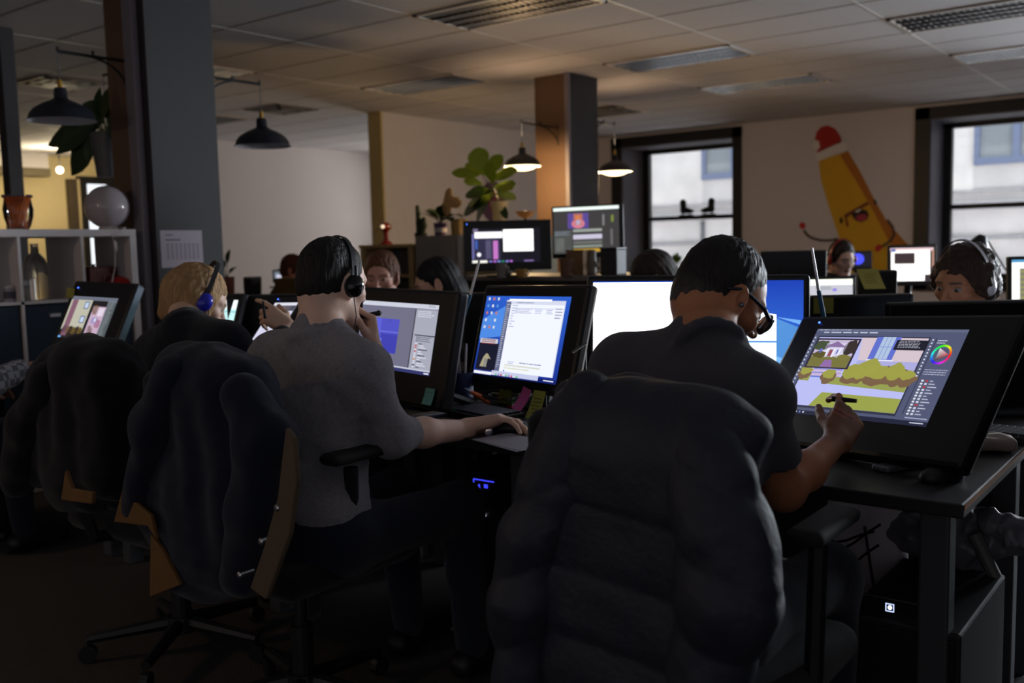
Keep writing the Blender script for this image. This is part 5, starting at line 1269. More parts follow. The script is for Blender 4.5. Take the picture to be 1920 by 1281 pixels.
# red bust-like lamp
p = aty(724, 457, 6.5); t = thing('desk_fan', 'glossy dark red sculpted lamp on the light wooden shelf', 'lamp', (p[0], p[1], wz)); t.name = 'sculpted_lamp'
MB().lathe([(0, 0), (.062, 0), (.055, .02), (.024, .04), (.02, .10), (.03, .13)], (0, 0, 0), 24).build('base', pm('glossy_dark_red', RGB(120, 26, 18), .2), t, smooth=True)
b_ = Body(); b_.ell((0, 0, .165), (.055, .05, .045), k=.01); b_.cone((0, -.02, .17), (.03, -.055, .17), .03, .026, .02); v, f = b_.mesh(.007); mesh_obj('head', v, f, MATS['glossy_dark_red'], t)
MB().ball((.04, -.075, .168), .018, 14).build('bulb', em('small_warm_bulb', (1, .75, .5), 1.2), t, smooth=True)
MB().tube([(-.02, .03, .14), (-.13, .0, .15), (-.16, 0, .08), (-.13, 0, .005)], .003, 6).build('cord', M_cord, t)
# cactus, striped pot plant, paper lampshade plant, fig
cz = tz
p = aty(789, 440, 6.5); t = thing('cactus', 'dark column cactus in a low black pot on the grey cabinet', 'cactus', (p[0], p[1], cz)); MB().lathe([(0, 0), (.055, 0), (.06, .03), (0, .03)], (0, 0, 0), 20).build('pot', M_black, t, smooth=True, sharp=40)
b_ = Body(); b_.chain([(-.01, 0, .02), (-.012, 0, .12), (-.03, 0, .27)], [.035, .03, .018], .02); b_.chain([(.02, 0, .03), (.04, 0, .10), (.045, 0, .16)], [.025, .024, .018], .02); b_.disp = lambda P: .003 * np.sin(np.arctan2(P[..., 1], P[..., 0]) * 14); v, f = b_.mesh(.007); mesh_obj('cactus_stem', v, f, pm('cactus_green', RGB(40, 56, 34), .6), t)
p = aty(826, 440, 6.5)
pl = plant('broad leaved plant in a purple and white pot on the grey cabinet', (p[0], p[1], cz), (.05, .06, .115), [(.10, -.9, -.2, .35, .20, .10, .08, .5), (.10, -.8, .1, .75, .17, .09, .06, .5), (.10, .5, -.4, .6, .2, .11, .06, .5), (.10, -.2, -.7, .6, .16, .10, .05, .5), (.10, .9, -.1, .2, .24, .13, .08, .6), (.10, .7, -.4, .1, .26, .15, .06, .5), (.10, .2, .4, .8, .2, .12, .05, .5)], M_leafd, potm=pm('purple_pot', RGB(92, 70, 110), .4))
MB().lathe([(.056, .03), (.0585, .07)], (0, 0, 0), 28).build('pot_band', M_white, pl)
pl2 = aty(842, 380, 6.42); t = thing('paper_flower', 'large pale orange paper blossom above the purple pot', 'decoration', (pl2[0], pl2[1] - .02, cz)); o = np.array(t.location)
MB(o).tube([(pl2[0] + .05, 6.42, cz), (pl2[0], 6.42, pl2[2] - .05)], .004, 6).build('stem', M_stem, t)
b_ = Body(); b_.ell((pl2[0] - .01, 6.42, pl2[2] + .03), (.05, .02, .10), roty(.15), k=.03); b_.ell((pl2[0] + .06, 6.42, pl2[2] - .0), (.085, .018, .05), roty(.2), k=.03); b_.ell((pl2[0] - .03, 6.42, pl2[2] - .05), (.04, .02, .06), k=.03); b_.disp = lambda P: .006 * wob(P, 50, 2); v, f = b_.mesh(.007, o); mesh_obj('blossom', v, f, pm('pale_orange_paper', RGB(214, 168, 110), .7), t)
p = aty(860, 438, 6.5); t = thing('planter', 'tan rectangular planter on the right end of the grey cabinet', 'planter', (p[0], p[1], cz)); MB().span((-.05, -.05, 0), (.05, .05, .14)).build('planter_body', pm('tan_planter', RGB(200, 160, 96), .6), t, bevel=.01); MB().span((-.045, -.045, .14), (.045, .045, .142)).build('soil', M_soil, t)
# fiddle leaf fig in a ribbed glass vase next to the lit pendant
fb = aty(938, 440, 6.55); t = thing('fig_plant', 'fiddle leaf fig in a pale ribbed vase under the lit pendant lamp', 'plant', (fb[0], fb[1], tz - .03)); o = np.array(t.location); zt = aty(938, 378, 6.55)[2] - (tz - .03)
m = MB(); n = 32; pr = [(.045, 0), (.055, zt * .3), (.06, zt * .7), (.075, zt)]; vs = [V(r * (1 + .07 * (k % 2)) * math.cos(2 * math.pi * k / n), r * (1 + .07 * (k % 2)) * math.sin(2 * math.pi * k / n), z) for r, z in pr for k in range(n)]
m.add(vs, [(i * n + j, i * n + (j + 1) % n, (i + 1) * n + (j + 1) % n, (i + 1) * n + j) for i in range(3) for j in range(n)] + [tuple(range(n))[::-1]]); m.build('vase', pm('ribbed_vase', RGB(214, 200, 150), .3), t)
c0 = V(fb[0], fb[1], tz - .03 + zt)
top = aty(905, 330, 6.55); MB(o).tube([(fb[0], fb[1], tz), c0, (c0 + top) / 2 + [.02, 0, 0], top], [.010, .009, .008, .004], 8).build('trunk', M_stem, t)
for (px, py, tx, ty, w, dy) in ((905, 325, 893, 277, .17, 0), (900, 330, 847, 322, .10, -.1), (915, 330, 940, 290, .14, .05), (920, 338, 968, 318, .12, 0), (905, 345, 870, 338, .09, -.1), (925, 350, 965, 345, .09, -.1), (930, 362, 966, 372, .08, -.1), (925, 360, 872, 362, .13, .05), (928, 368, 868, 395, .20, .1), (920, 372, 890, 412, .20, .12), (902, 328, 915, 300, .10, .1), (930, 352, 960, 352, .10, -.15), (925, 345, 915, 305, .10, -.1), (915, 355, 880, 380, .16, .1), (935, 372, 950, 410, .06, -.05), (912, 330, 872, 305, .09, .12), (925, 360, 905, 400, .16, .15)):
    a = aty(px, py, 6.55); b = aty(tx, ty, 6.55 + dy); m = MB(o); leaf_mb(m, a, b - a, V(.25, -.75, .55), np.linalg.norm(b - a), w * 1.15, .12, rnd=True); m.build('leaf', M_leaf_lamplit if py < 356 else M_leafd, t, smooth=True)  # upper leaves take a brighter colour for the lamp light
# round poster on the white partition wall
p = atx(925, 378, -8.09); t = thing('wall_poster', 'purple and red round poster on the white partition wall behind the fig', 'poster', p); t.location = (-8.095, p[1], p[2])
MB().lathe([(0, 0), (.27, 0), (.27, .012), (0, .012)], (0, 0, 0), 40, roty(math.pi / 2)).build('poster_disc', pm('plum_poster', RGB(84, 50, 78), .7), t)
MB().lathe([(0, .013), (.16, .013), (.16, .016), (0, .016)], (0, .05, -.03), 30, roty(math.pi / 2)).build('red_patch', pm('red_poster_patch', RGB(120, 44, 54), .7), t)

# ------------------------------------------------------------------ standing counter with two displays on it
cy_ = 4.9; x0, x1 = aty(862, 520, cy_)[0], aty(1215, 520, cy_)[0]
t = thing('counter', 'long dark standing height counter with a grey top carrying two lit displays', 'counter', ((x0 + x1) / 2, cy_ + .35, 0)); o = t.location
MB(o).span((x0, cy_, 1.035), (x1, cy_ + .7, 1.065)).build('counter_top', pm('grey_counter_top', RGB(120, 112, 108), .5), t, bevel=.003)
MB(o).span((x0 + .02, cy_ + .03, 0), (x1 - .02, cy_ + .68, 1.035)).build('counter_body', M_black, t)
def bgmon(label, cpx, cpy, D, yaw, w, h, tilt=4, bez=(.015, .015, .015, .03), deskz=1.065, **k):
    return monitor('desktop_monitor', label, 'monitor', atd(cpx, cpy, D), yaw, tilt, k.pop('roll', 0), w, h, bez, .03, 1.0, deskz=deskz, stand='foot', bev=.006, **k)
px2m = lambda D: D / FPX
D = 6.05; w, h = 128 * px2m(D), 64 * px2m(D)
t, d = bgmon('black display with a bright blank window on a dark desktop, on the standing counter', 949, 460, D, 37, w, h, bez=(.055, .07, .05, .05), led=(-w / 2 - .03, h / 2 + .03))
d.rect(0, 0, 1, 1, (18, 16, 28)); d.up_(); d.rect(.46, .04, .90, .68, (255, 255, 250), 1.6); d.rect(.04, .10, .45, .28, (250, 250, 255), 1.4); d.rect(.03, .30, .42, .90, (46, 44, 70)); d.rect(.0, .93, .22, 1, (240, 240, 230), 1.2); d.rect(.02, 0, .09, .10, (120, 110, 140))
d.up_(); d.rect(.20, .34, .28, .88, (84, 80, 110)); d.rect(.31, .36, .38, .90, (200, 120, 200)); d.rect(.05, .34, .08, .6, (60, 100, 190)); d.disc(.10, .76, .03, .06, (250, 250, 255), 1.2); d.rect(0, .15, .03, .9, (110, 110, 170))
for k in range(6): d.rect(.25 + k * .06, .94, .29 + k * .06, .99, [(140, 130, 220), (190, 110, 220), (120, 150, 220), (40, 140, 110)][k % 4])
d.rect(.76, .94, .9, .98, (130, 110, 170)); d.build(t)
D = 6.4; w, h = 124 * px2m(D), 86 * px2m(D)
t, d = bgmon('display with a video editing program, right of and above the black one on the counter', 1099, 431, D, 24, w, h, roll=1.0, bez=(.012, .03, .012, .03))
d.rect(0, 0, 1, 1, (62, 60, 60)); d.up_(); d.rect(0, 0, 1, .07, (226, 240, 232), 1.3); d.rect(.22, .13, .54, .46, (92, 74, 150)); d.rect(0, .5, .28, 1, (80, 82, 80)); d.rect(.30, .48, .74, .54, (156, 164, 156)); d.rect(.30, .60, .74, .70, (206, 200, 222)); d.rect(.30, .74, .74, .80, (110, 112, 108)); d.rect(.30, .83, .74, .88, (140, 150, 140)); d.rect(.30, .91, .74, .98, (200, 156, 50)); d.rect(.03, .66, .16, .95, (120, 122, 118))
d.up_(); d.rect(.31, .14, .45, .40, (180, 110, 100)); d.disc(.38, .36, .10, .10, (220, 130, 150)); d.rect(.35, .28, .41, .38, (150, 200, 230)); d.rect(.34, .18, .41, .26, (220, 130, 60)); d.rect(.75, .18, .78, .42, (130, 130, 130)); d.rect(.88, .2, .92, .35, (120, 134, 60)); d.rect(.87, .5, .90, .85, (110, 110, 112)); d.lines(.02, .52, .26, .62, 3, (140, 150, 170), 4); d.build(t)
def cup(label, px, py, D, col, r=.035, h=.09, z=1.065, group=None):
    p = atd(px, py, D); t = thing('cup', label, 'cup', (p[0], p[1], z))
    MB().lathe([(0, 0), (r * .8, 0), (r, h), (r * .9, h), (r * .72, .006), (0, .006)], (0, 0, 0), 20).build('cup_body', pm('cup_%d_%d_%d' % col, RGB(*col), .4), t, smooth=True, sharp=50)
    MB().tube([(r * .9, 0, h * .8), (r * 1.5, 0, h * .7), (r * 1.5, 0, h * .35), (r * .85, 0, h * .25)], .005, 6).build('handle', MATS['cup_%d_%d_%d' % col], t)
cup('grey mug on the standing counter below the black display', 940, 512, 5.9, (130, 120, 116)); cup('yellow mug on the counter right of the grey mug', 978, 514, 5.9, (176, 130, 60), h=.05); cup('brown mug on the counter under the video editing display', 1062, 510, 5.9, (110, 76, 54), .045, .11)
def box_(name, label, cat, c, size, mat, R=None, part='box_body', lid=None):
    t = thing(name, label, cat, (c[0], c[1], c[2])); MB().box((0, 0, size[2] / 2), size, R).build(part, mat, t, bevel=min(size) * .06)
    if lid: MB().box((0, 0, size[2] + .004), (size[0] * 1.02, size[1] * 1.02, .01), R).build('lid', lid, t, bevel=.002)
    return t
p = atd(1085, 505, 6.1); box_('cardboard_box', 'small brown cardboard box on the counter under the video editing display', 'box', (p[0], p[1], 1.065), (.13, .1, .15), pm('cardboard', RGB(130, 100, 70), .85), lid=MATS['cardboard'])
p = atd(1150, 500, 5.95); box_('speaker', 'black speaker on the right end of the standing counter', 'speaker', (p[0], p[1], 1.065), (.12, .12, .16), M_black, part='cabinet', lid=M_blackm)
p = atd(1110, 505, 6.1); t = thing('figurine', 'small pale grey figurine on the counter left of the black speaker', 'figurine', (p[0], p[1], 1.065)); b_ = Body(); b_.chain([(0, 0, .02), (0, 0, .09), (.01, 0, .14)], [.03, .025, .02], .02); b_.cone((0, 0, .10), (.04, 0, .06), .01, .01, .01); v, f = b_.mesh(.006); v[:, 2] = np.maximum(v[:, 2], 0); mesh_obj('figure', v, f, pm('pale_resin', RGB(150, 140, 132), .6), t)
p = aty(985, 415, 6.5); t = thing('table_lamp', 'small warm uplighter bowl lamp on the beige cabinet behind the black display', 'lamp', (p[0], p[1], tz - .03)); o = np.array(t.location)
MB().lathe([(0, 0), (.05, 0), (.05, .012), (.012, .02), (.010, .16), (.0, .16)], (0, 0, 0), 20).build('base', M_blackm, t, smooth=True, sharp=50)
MB().lathe([(.02, .15), (.06, .17), (.085, .21), (.081, .21), (.055, .175), (.0, .16)], (0, 0, 0), 28).build('lamp_shade', pm('amber_shade', RGB(214, 150, 90), .5), t, smooth=True)
MB().ball((0, 0, .19), .025, 14).build('bulb', em('uplight_bulb', (1, .7, .4), 8), t, smooth=True)
add_light('uplight', 'SPOT', (p[0], p[1], tz + .22), 3, (1, .66, .40), rot=(math.pi, 0, 0), spot=math.radians(150), blend=1, radius=.05)  # uplighter added for the warm patch on the ceiling

# ------------------------------------------------------------------ things on the facing rows: monitors seen from behind, monitors further back
def back_mon(label, px0, px1, pytop, D, hgt, deskz=DZ, yaw=37.7 + 180, group='monitors seen from behind', roll=0):
    w = (px1 - px0) * px2m(D); c = atd((px0 + px1) / 2, pytop, D); c = c - [0, 0, hgt / 2]
    ux, up, n = frame(yaw, 3, roll); t, d = monitor('desktop_monitor', label, 'monitor', c, yaw, 3, roll, w - .03, hgt - .05, (.015, .015, .015, .035), .035, .8, deskz=deskz, group=group, bev=.008)
    d.rect(0, 0, 1, 1, (120, 130, 160)); d.up_(); d.rect(.03, .05, .6, .9, (210, 212, 220)); d.lines(.06, .1, .55, .85, 14, (120, 124, 140), 3); d.rect(.63, .05, .97, .9, (60, 64, 80)); d.build(t)
    return t
back_mon('black monitor back behind the large tilted display, yellow note on it', 1512, 1704, 545, 3.05, .34, yaw=218)
back_mon('black monitor back at the right edge, hiding the mouth of the curly haired person', 1658, 1990, 556, 2.92, .36, yaw=216)
back_mon('black monitor back behind the document display', 868, 1098, 541, 3.6, .36, yaw=212)
back_mon('black monitor back behind the blond person', 428, 640, 546, 4.0, .33, yaw=216)
back_mon('dark monitor back between the large blue monitor and the banana mural', 1425, 1546, 466, 5.2, .33, deskz=.9, yaw=212)
back_mon('black monitor back with a tall yellow note stuck to its left edge', 1605, 1677, 502, 4.3, .32, yaw=214)
# small desk rows for those
desk(-3.4, -.6, 4.9 + 1.2, 6.9, 'dark desk in front of the banana mural', z=.73, group='dark desks further back')
desk(-2.9, -.4, 5.0, 5.75, 'dark desk behind the curly haired person', z=.73, group='dark desks further back')
desk(-1.75, -.75, 4.15, 4.75, 'dark desk under the monitor back with the tall yellow note', z=.73, group='dark desks further back')
desk(-7.6, -5.2, 8.6, 9.3, 'dark desk below the left window', z=.73, group='dark desks further back')
def lowmon(label, x0, y0, x1, y1, D, yaw, deskz=DZ, **k): 
    w, h = (x1 - x0) * px2m(D), (y1 - y0) * px2m(D); return bgmon(label, (x0 + x1) / 2, (y0 + y1) / 2, D, yaw, w, h, deskz=deskz, **k)
t, d = lowmon('bright white monitor below the banana mural, right of the red headphones', 1671, 463, 1750, 528, 6.6, 30)
d.rect(0, 0, 1, 1, (60, 50, 56)); d.up_(); d.rect(0, .03, .98, .12, (230, 200, 205), 1.1); d.rect(.02, .08, .9, .8, (255, 253, 248), 1.7); d.rect(.07, .7, .78, .98, (255, 253, 250), 1.7); d.up_(); d.rect(.09, .17, .56, .49, (64, 50, 54)); d.rect(.02, .05, .12, .14, (90, 110, 180)); d.rect(.95, .1, .99, .6, (200, 150, 130)); d.build(t)
desk(-.38, .9, 3.9, 4.6, 'dark desk at the right edge carrying a lit monitor', group='dark desks further back')
t, d = lowmon('monitor at the right edge with a white and olive page', 1900, 486, 2020, 570, 4.3, 32)
d.rect(0, 0, 1, 1, (250, 250, 244), 1.3); d.up_(); d.rect(0, 0, 1, .06, (90, 160, 210)); d.rect(.12, .2, 1, 1, (130, 130, 110)); d.up_(); d.lines(.13, .25, 1, .95, 6, (160, 160, 90), 3, .8, .3); d.build(t)
t, d = lowmon('monitor of which only a bright strip shows, left of the tall yellow note', 1500, 524, 1598, 590, 4.9, 34)
d.rect(0, 0, 1, 1, (206, 206, 216), 1.0); d.up_(); d.rect(0, 0, 1, .16, (250, 255, 235), 1.4); d.rect(.3, .2, .6, .3, (180, 182, 190)); d.rect(.62, .26, .7, .34, (150, 130, 230)); d.build(t)
t, d = lowmon('small dark screen with a blue glow right of the red headphones', 1596, 474, 1632, 500, 8.0, 35, deskz=.9)
d.rect(0, 0, 1, 1, (20, 20, 34)); d.up_(); d.disc(.35, .45, .32, .4, (70, 80, 255), 1.3); d.build(t)
t, d = lowmon('small screen with a green yellow patch left of the red headphones', 1532, 478, 1556, 500, 8.0, 35, deskz=.9)
d.rect(0, 0, 1, 1, (20, 24, 20)); d.up_(); d.rect(.2, .2, .8, .7, (150, 170, 50)); d.build(t)
t, d = lowmon('low monitor with a white lower half in the far left background', 514, 509, 552, 523, 8.2, 37, deskz=.95)
d.rect(0, 0, 1, 1, (110, 120, 130)); d.up_(); d.rect(.1, .4, .95, .9, (206, 206, 226)); d.build(t)
t, d = lowmon('small pale grey screen in the far left background', 459, 524, 483, 537, 8.0, 37, deskz=.85)
d.rect(0, 0, 1, 1, (120, 116, 120)); d.build(t)
p = atd(472, 512, 7.7); box_('speaker', 'dark box shaped speaker in the far left background', 'speaker', (p[0], p[1], .85), (.1, .1, .2), M_black, part='cabinet')
desk(-8.6, -6.0, 3.9, 6.0, 'dark desk of the far left background', z=.85, group='dark desks further back')
p = atd(424, 505, 7.5); plant('small plant in a clay pot just right of the front pillar', (p[0], p[1], .85), (.05, .06, .22), [(.2, .3, -.5, .8, .12, .06, .08, .4), (.2, -.6, -.3, .6, .12, .06, .06, .4), (.2, .1, .1, 1, .12, .06, .1, .3), (.2, .6, .1, .5, .10, .05, .05, .4)], M_leafd, potm=pm('clay_pot', RGB(120, 66, 50), .8))
p = atd(560, 528, 7.6); box_('cardboard_box', 'olive cardboard box in the far left background behind the grey shirt', 'box', (p[0], p[1], .85), (.3, .25, .2), pm('olive_card', RGB(120, 92, 40), .85))
# notes on monitor backs
ux, up, n = frame(36, 0, 0)
note(atd(1632, 523, 4.20), (nrm(ux - up * .0), nrm(up + ux * -.35), n), .092, .092, (196, 186, 96), 'tall yellow written note stuck on a monitor back below the banana mural', .02, 5)
note(atd(1544, 573, 3.0), (ux, up, n), .062, .05, (150, 146, 62), 'olive yellow note on the black monitor back near the blue handled rod', .0, 0)
# rods with blue grips
def rod(label, a, b, c, D, D2=None):
    A, Bp, Cp = atd(*a, D), atd(*b, D), atd(*c, D); t = thing('flag_rod', label, 'rod', Cp); o = t.location; d = nrm(Cp - Bp); end = Cp + d * max(0, (Cp[2] - DZ - .02) / max(-d[2], .2))
    MB(o).tube([A, Bp], [.0042, .0048], 12).build('metal_tube', M_steel, t, smooth=True)
    MB(o).tube([Bp, Cp, end], [.0065, .0075, .0075], 12).build('blue_grip', pm('blue_grip', RGB(30, 100, 140), .5), t, smooth=True)
    MB(o).lathe([(0, 0), (.028, 0), (.028, .05), (.02, .05), (.02, .004), (0, .004)], (end[0], end[1], DZ + .0), 18).build('holder', M_black, t)
rod('silver rod with a blue grip standing between the document display and the black haired person', (899, 487), (882, 553), (871, 588), 3.40)
rod('silver rod with a blue grip standing behind the man in glasses', (1522, 465), (1535, 545), (1542, 582), 2.86)
# skates on the window rail
for i, (px, s_, lab) in enumerate(((1283, 1, 'black ice skate on the left window rail, pointing right'), (1325, -1, 'black ice skate on the left window rail, pointing left'))):
    p = aty(px, 407, GY - .06); zb = 1.66; t = thing('ice_skate', lab, 'skate', (p[0], GY, zb), group='ice skates on the window rail')
    b_ = Body(); b_.cone((-s_ * .04, 0, .08), (-s_ * .05, 0, .20), .045, .05, .03); b_.chain([(-s_ * .05, 0, .08), (s_ * .03, 0, .075), (s_ * .10, 0, .065)], [.042, .036, .028], .03); v, f = b_.mesh(.01); mesh_obj('boot', v, f, M_black, t)
    MB().span((-.12, -.004, .0), (.12, .004, .018)).build('blade', M_blackm, t)
    for x in (-.06, .06): MB().tube([(x, 0, .015), (x, 0, .045)], .012, 8).build('blade_post', M_blackm, t)
# desk lamp at right, by the window
p = atd(1836, 457, 6.3); t = thing('desk_lamp', 'black jointed desk lamp with a glowing bulb in front of the right window', 'lamp', (p[0] + .42, p[1] + .2, .73)); o = np.array(t.location)
j1 = atd(1850, 448, 6.35); j2 = atd(1885, 505, 6.4)
MB(o).tube([j1, j2], .006, 8).build('upper_arm', M_blackm, t); MB(o).tube([j2, o + [0, 0, .03]], .006, 8).build('lower_arm', M_blackm, t); MB(o).lathe([(0, 0), (.08, 0), (.08, .02), (.02, .03), (0, .03)], o, 24).build('base', M_blackm, t)
MB(o).lathe([(.02, .06), (.03, .05), (.06, .0), (.066, -.015)], p, 24, roty(.35)).build('lamp_shade', M_blackm, t, smooth=True)
MB(o).ball(p - [0.01, 0, .034], .04, 16).build('bulb', em('desk_bulb', (1, .84, .55), 12), t, smooth=True)
# plants on the window sill
p = aty(1205, 470, WY - .03)
for (px, py, c, lab) in ((1205, 480, RGB(30, 96, 74), 'teal green plant on the left window sill'), (1268, 478, RGB(86, 120, 40), 'light green plant in a white pot on the left window sill')):
    p = aty(px, py, WY + .02); plant(lab, (p[0], p[1], .722), (.06, .08, .14), [(.13, a_, b_2, c_, .16, .08, .10, .4) for a_, b_2, c_ in ((.5, -.4, .9), (-.5, -.3, .9), (.1, -.6, 1), (.7, .2, .6), (-.7, .1, .6), (0, .1, 1))], pm('sill_leaf_%d' % px, c, .5), potm=M_white)

# ------------------------------------------------------------------ clutter on the front desks
def keyboard(label, c, yaw, w=.44, dpt=.14, green=False, z=DZ):
    t = thing('keyboard', label, 'keyboard', (c[0], c[1], z), math.radians(yaw)); 
    MB().box((0, 0, .010), (w, dpt, .016)).build('case', M_black, t, bevel=.003)
    M_key = pm('dark_key', RGB(44, 44, 50), .5); m = MB(); cols = 20
    for r in range(6):
        for k in range(cols):
            m.box((-w / 2 + .018 + k * (w - .036) / (cols - 1), dpt / 2 - .02 - r * (dpt - .03) / 5.6, .021), (w / cols * .78, .0165, .007))
    o_ = m.build('keycaps', M_key, t); o_['kind'] = 'stuff'
    if green:
        g = MB(); 
        for k in range(7): g.box((-.03 + k * .008, -dpt / 2 + .006, .0195), (.005, .003, .002))
        for k in range(4): g.box((-.17 + k * .008, -dpt / 2 + .006, .0195), (.005, .003, .002))
        g.build('key_lights', em('green_light', (.05, .9, .15), .6), t)
    return t
kc = atz(868, 778, DZ); keyboard('black keyboard with small green lights beside the mouse hand', (kc[0] - .02, kc[1] + .03), -14, green=True)
def mouse(label, p, rz): 
    t = thing('computer_mouse', label, 'mouse', (p[0], p[1], DZ), rz); b_ = Body(); b_.ell((0, 0, .010), (.030, .055, .024), k=.01); v, f = b_.mesh(.0035); v[:, 2] = np.maximum(v[:, 2], 0); mesh_obj('mouse_body', v, f, M_black, t); MB().tube([(0, .02, .034), (0, .034, .0315)], .004, 8).build('wheel', M_blackm, t); return t
mp = atd(957, 806, 2.735); mouse('black mouse under the hand of the man in the grey shirt', mp, -1.0)
mp = atz(1766, 893, DZ + .01); mouse('dark round mouse on the desk below the large tilted display', mp, -.6)
p = atz(955, 828, DZ); t = thing('paper_pad', 'pale sheet of paper under the mouse hand', 'paper', (p[0], p[1], DZ), -.3); MB().box((0.02, 0, .001), (.21, .13, .0015)).build('sheet', pm('grey_paper', RGB(150, 146, 156), .8), t); MB().box((.02, .0, .0022), (.21, .12, .0008), rotz(.05)).build('top_sheet', MATS['grey_paper'], t)
# pen cup with pens, orange scissors, cables, marker
pc_ = atz(868, 752, DZ); t = thing('pen_cup', 'dark blue pen cup beside the grey painting display', 'cup', (pc_[0], pc_[1], DZ)); MB().lathe([(0, 0), (.036, 0), (.040, .10), (.037, .10), (.033, .004), (0, .004)], (0, 0, 0), 24).build('cup_body', pm('blue_cup', RGB(30, 44, 84), .5), t, smooth=True, sharp=50)
for k, (dx, dy, ln, col, lab) in enumerate(((-.015, .01, .15, (200, 180, 160), 'pale pen in the blue pen cup'), (.01, .0, .16, (170, 70, 40), 'red-brown pen in the blue pen cup'), (.02, -.012, .175, (210, 205, 200), 'white tipped marker in the blue pen cup'), (-.0, -.02, .14, (60, 70, 150), 'blue pen in the blue pen cup'))):
    b0 = V(pc_[0] + dx * .5, pc_[1] + dy * .5, DZ + .006); b1 = b0 + V(dx * 1.3, dy, ln); t = thing('pen', lab, 'pen', b0, group='pens in the blue pen cup'); MB(b0).tube([b0, b1], .0042, 8).build('barrel', pm('pen_%d' % k, RGB(*col), .4), t, smooth=True); MB(b0).tube([b1, b1 + nrm(b1 - b0) * .02], [.0046, .003], 8).build('cap', M_white if k == 2 else M_black, t)
a, b = atz(882, 735, DZ + .05), atz(918, 757, DZ + .01); t = thing('scissors', 'orange handled scissors lying between the pen cup and the document display', 'scissors', b)
MB(b).tube([a, a * .5 + b * .5 + [0, 0, .004], b], [.006, .009, .007], 10).build('handle', pm('orange_plastic', RGB(206, 96, 34), .4), t, smooth=True); MB(b).tube([a + (a - b) * .3, a], [.002, .006], 8).build('blade', M_steel, t)
m = MB(); r2 = random.Random(5); t = thing('cable_tangle', 'tangle of black cables under the document display', 'cables', tuple(atz(945, 745, DZ)))
for k in range(7):
    pts = [atz(905 + k * 9 + r2.uniform(-20, 20) + j * 9, 745 + r2.uniform(-9, 7), DZ + .006 + r2.uniform(0, .035)) for j in range(7)]
    MB(t.location).tube(pts, .0028, 6).build('cable', M_black, t)
F2n = frame(-19.2, 15, 1.4)
note(atz(946, 744, DZ + .03), F2n, .07, .045, (150, 150, 60), 'yellow note lying behind the cables under the document display', .0, 0)
p = atz(1022, 770, DZ); t = thing('marker_pen', 'white capped marker standing by the chair jacket', 'marker', (p[0], p[1], DZ)); MB().tube([(0, 0, 0), (0, 0, .075)], .007, 10).build('barrel', M_black, t); MB().tube([(0, 0, .075), (0, 0, .10)], [.0075, .0065], 10).build('cap', M_white, t, smooth=True)
p = atz(905, 758, DZ); box_('eraser', 'white eraser beside the scissors', 'eraser', p, (.035, .02, .012), M_white, part='eraser_body')
p = atz(925, 762, DZ); box_('lighter', 'red and green lighter near the keyboard', 'lighter', (p[0] + .09, p[1], DZ), (.02, .06, .018), pm('red_lighter', RGB(130, 40, 26), .4), part='case', lid=pm('green_lid', RGB(50, 100, 40), .5))
p = atz(735, 752, DZ); t = thing('tape_roll', 'dark red tape roll at the foot of the grey painting display', 'tape', (p[0], p[1], DZ)); MB().lathe([(.03, 0), (.045, 0), (.045, .022), (.03, .022), (.03, 0)], (0, 0, 0), 24).build('tape', pm('dark_red_tape', RGB(100, 44, 48), .5), t)
p = atz(768, 762, DZ); box_('card_box', 'grey card lying at the foot of the grey painting display', 'card', p, (.09, .06, .02), pm('grey_card', RGB(96, 90, 92), .7))
# papers and small tray on the right part of the desk
keyboard('black keyboard behind the large tilted display at right', (-.52, 2.72), -8, .40, .13)
p = (-.50, 2.50); t = thing('paper_pad', 'crumpled pale paper behind the lower right corner of the large tilted display', 'paper', (-.50, 2.56, DZ), .4); b_ = Body(); b_.rbox((0, 0, .02), (.05, .07, .014), .01, k=.01); b_.disp = lambda P: .006 * wob(P, 60, 3); v, f = b_.mesh(.004); v[:, 2] = np.maximum(v[:, 2], 0); mesh_obj('sheet', v, f, pm('pale_paper', RGB(170, 150, 140), .8), t)

# ------------------------------------------------------------------ below the desks
def tower(label, c, size, rz, led):
    t = thing('computer_tower', label, 'computer', (c[0], c[1], 0), rz); w, d_, h = size
    MB().span((-w / 2, -d_ / 2, .015), (w / 2, d_ / 2, h)).build('case', M_black, t, bevel=.006); MB().span((-w / 2 + .01, -d_ / 2 - .008, .03), (w / 2 - .01, -d_ / 2 + .002, h - .015)).build('front_panel', M_blackm, t, bevel=.003)
    for x in (-1, 1):
        for y in (-1, 1): MB().span((x * (w / 2 - .03) - .015, y * (d_ / 2 - .05) - .02, 0), (x * (w / 2 - .03) + .015, y * (d_ / 2 - .05) + .02, .018)).build('foot', M_black, t)
    return t
tc_ = aty(905, 935, 2.42); t = tower('black computer tower glowing blue below the desk of the man in the grey shirt', (tc_[0] + .02, 2.66), (.2, .46, .53), 0, 0)
M_bl = em('blue_glow', (.05, .06, 1), 1.1); x_ = -.1
for (z0_, z1_, dy, wd) in ((.22, .42, .0, .004), (.40, .415, .03, .05), (.33, .40, .10, .006)):
    MB().span((.102, -.2 + dy, z0_), (.104, -.2 + dy + wd, z1_)).build('blue_light', M_bl, t)
L_ = lambda x, y: aty(x, y, 2.421) - np.array(t.location)
A1, A2, A3, A4 = L_(888, 898), L_(888, 973), L_(926, 893), L_(909, 966)
MB().span((A1[0] - .002, -.2405, A2[2]), (A1[0] + .002, -.2385, A1[2])).build('blue_light', M_bl, t); MB().span((A1[0], -.2405, A1[2] - .002), (A3[0], -.2385, A1[2] + .002)).build('blue_light', M_bl, t)
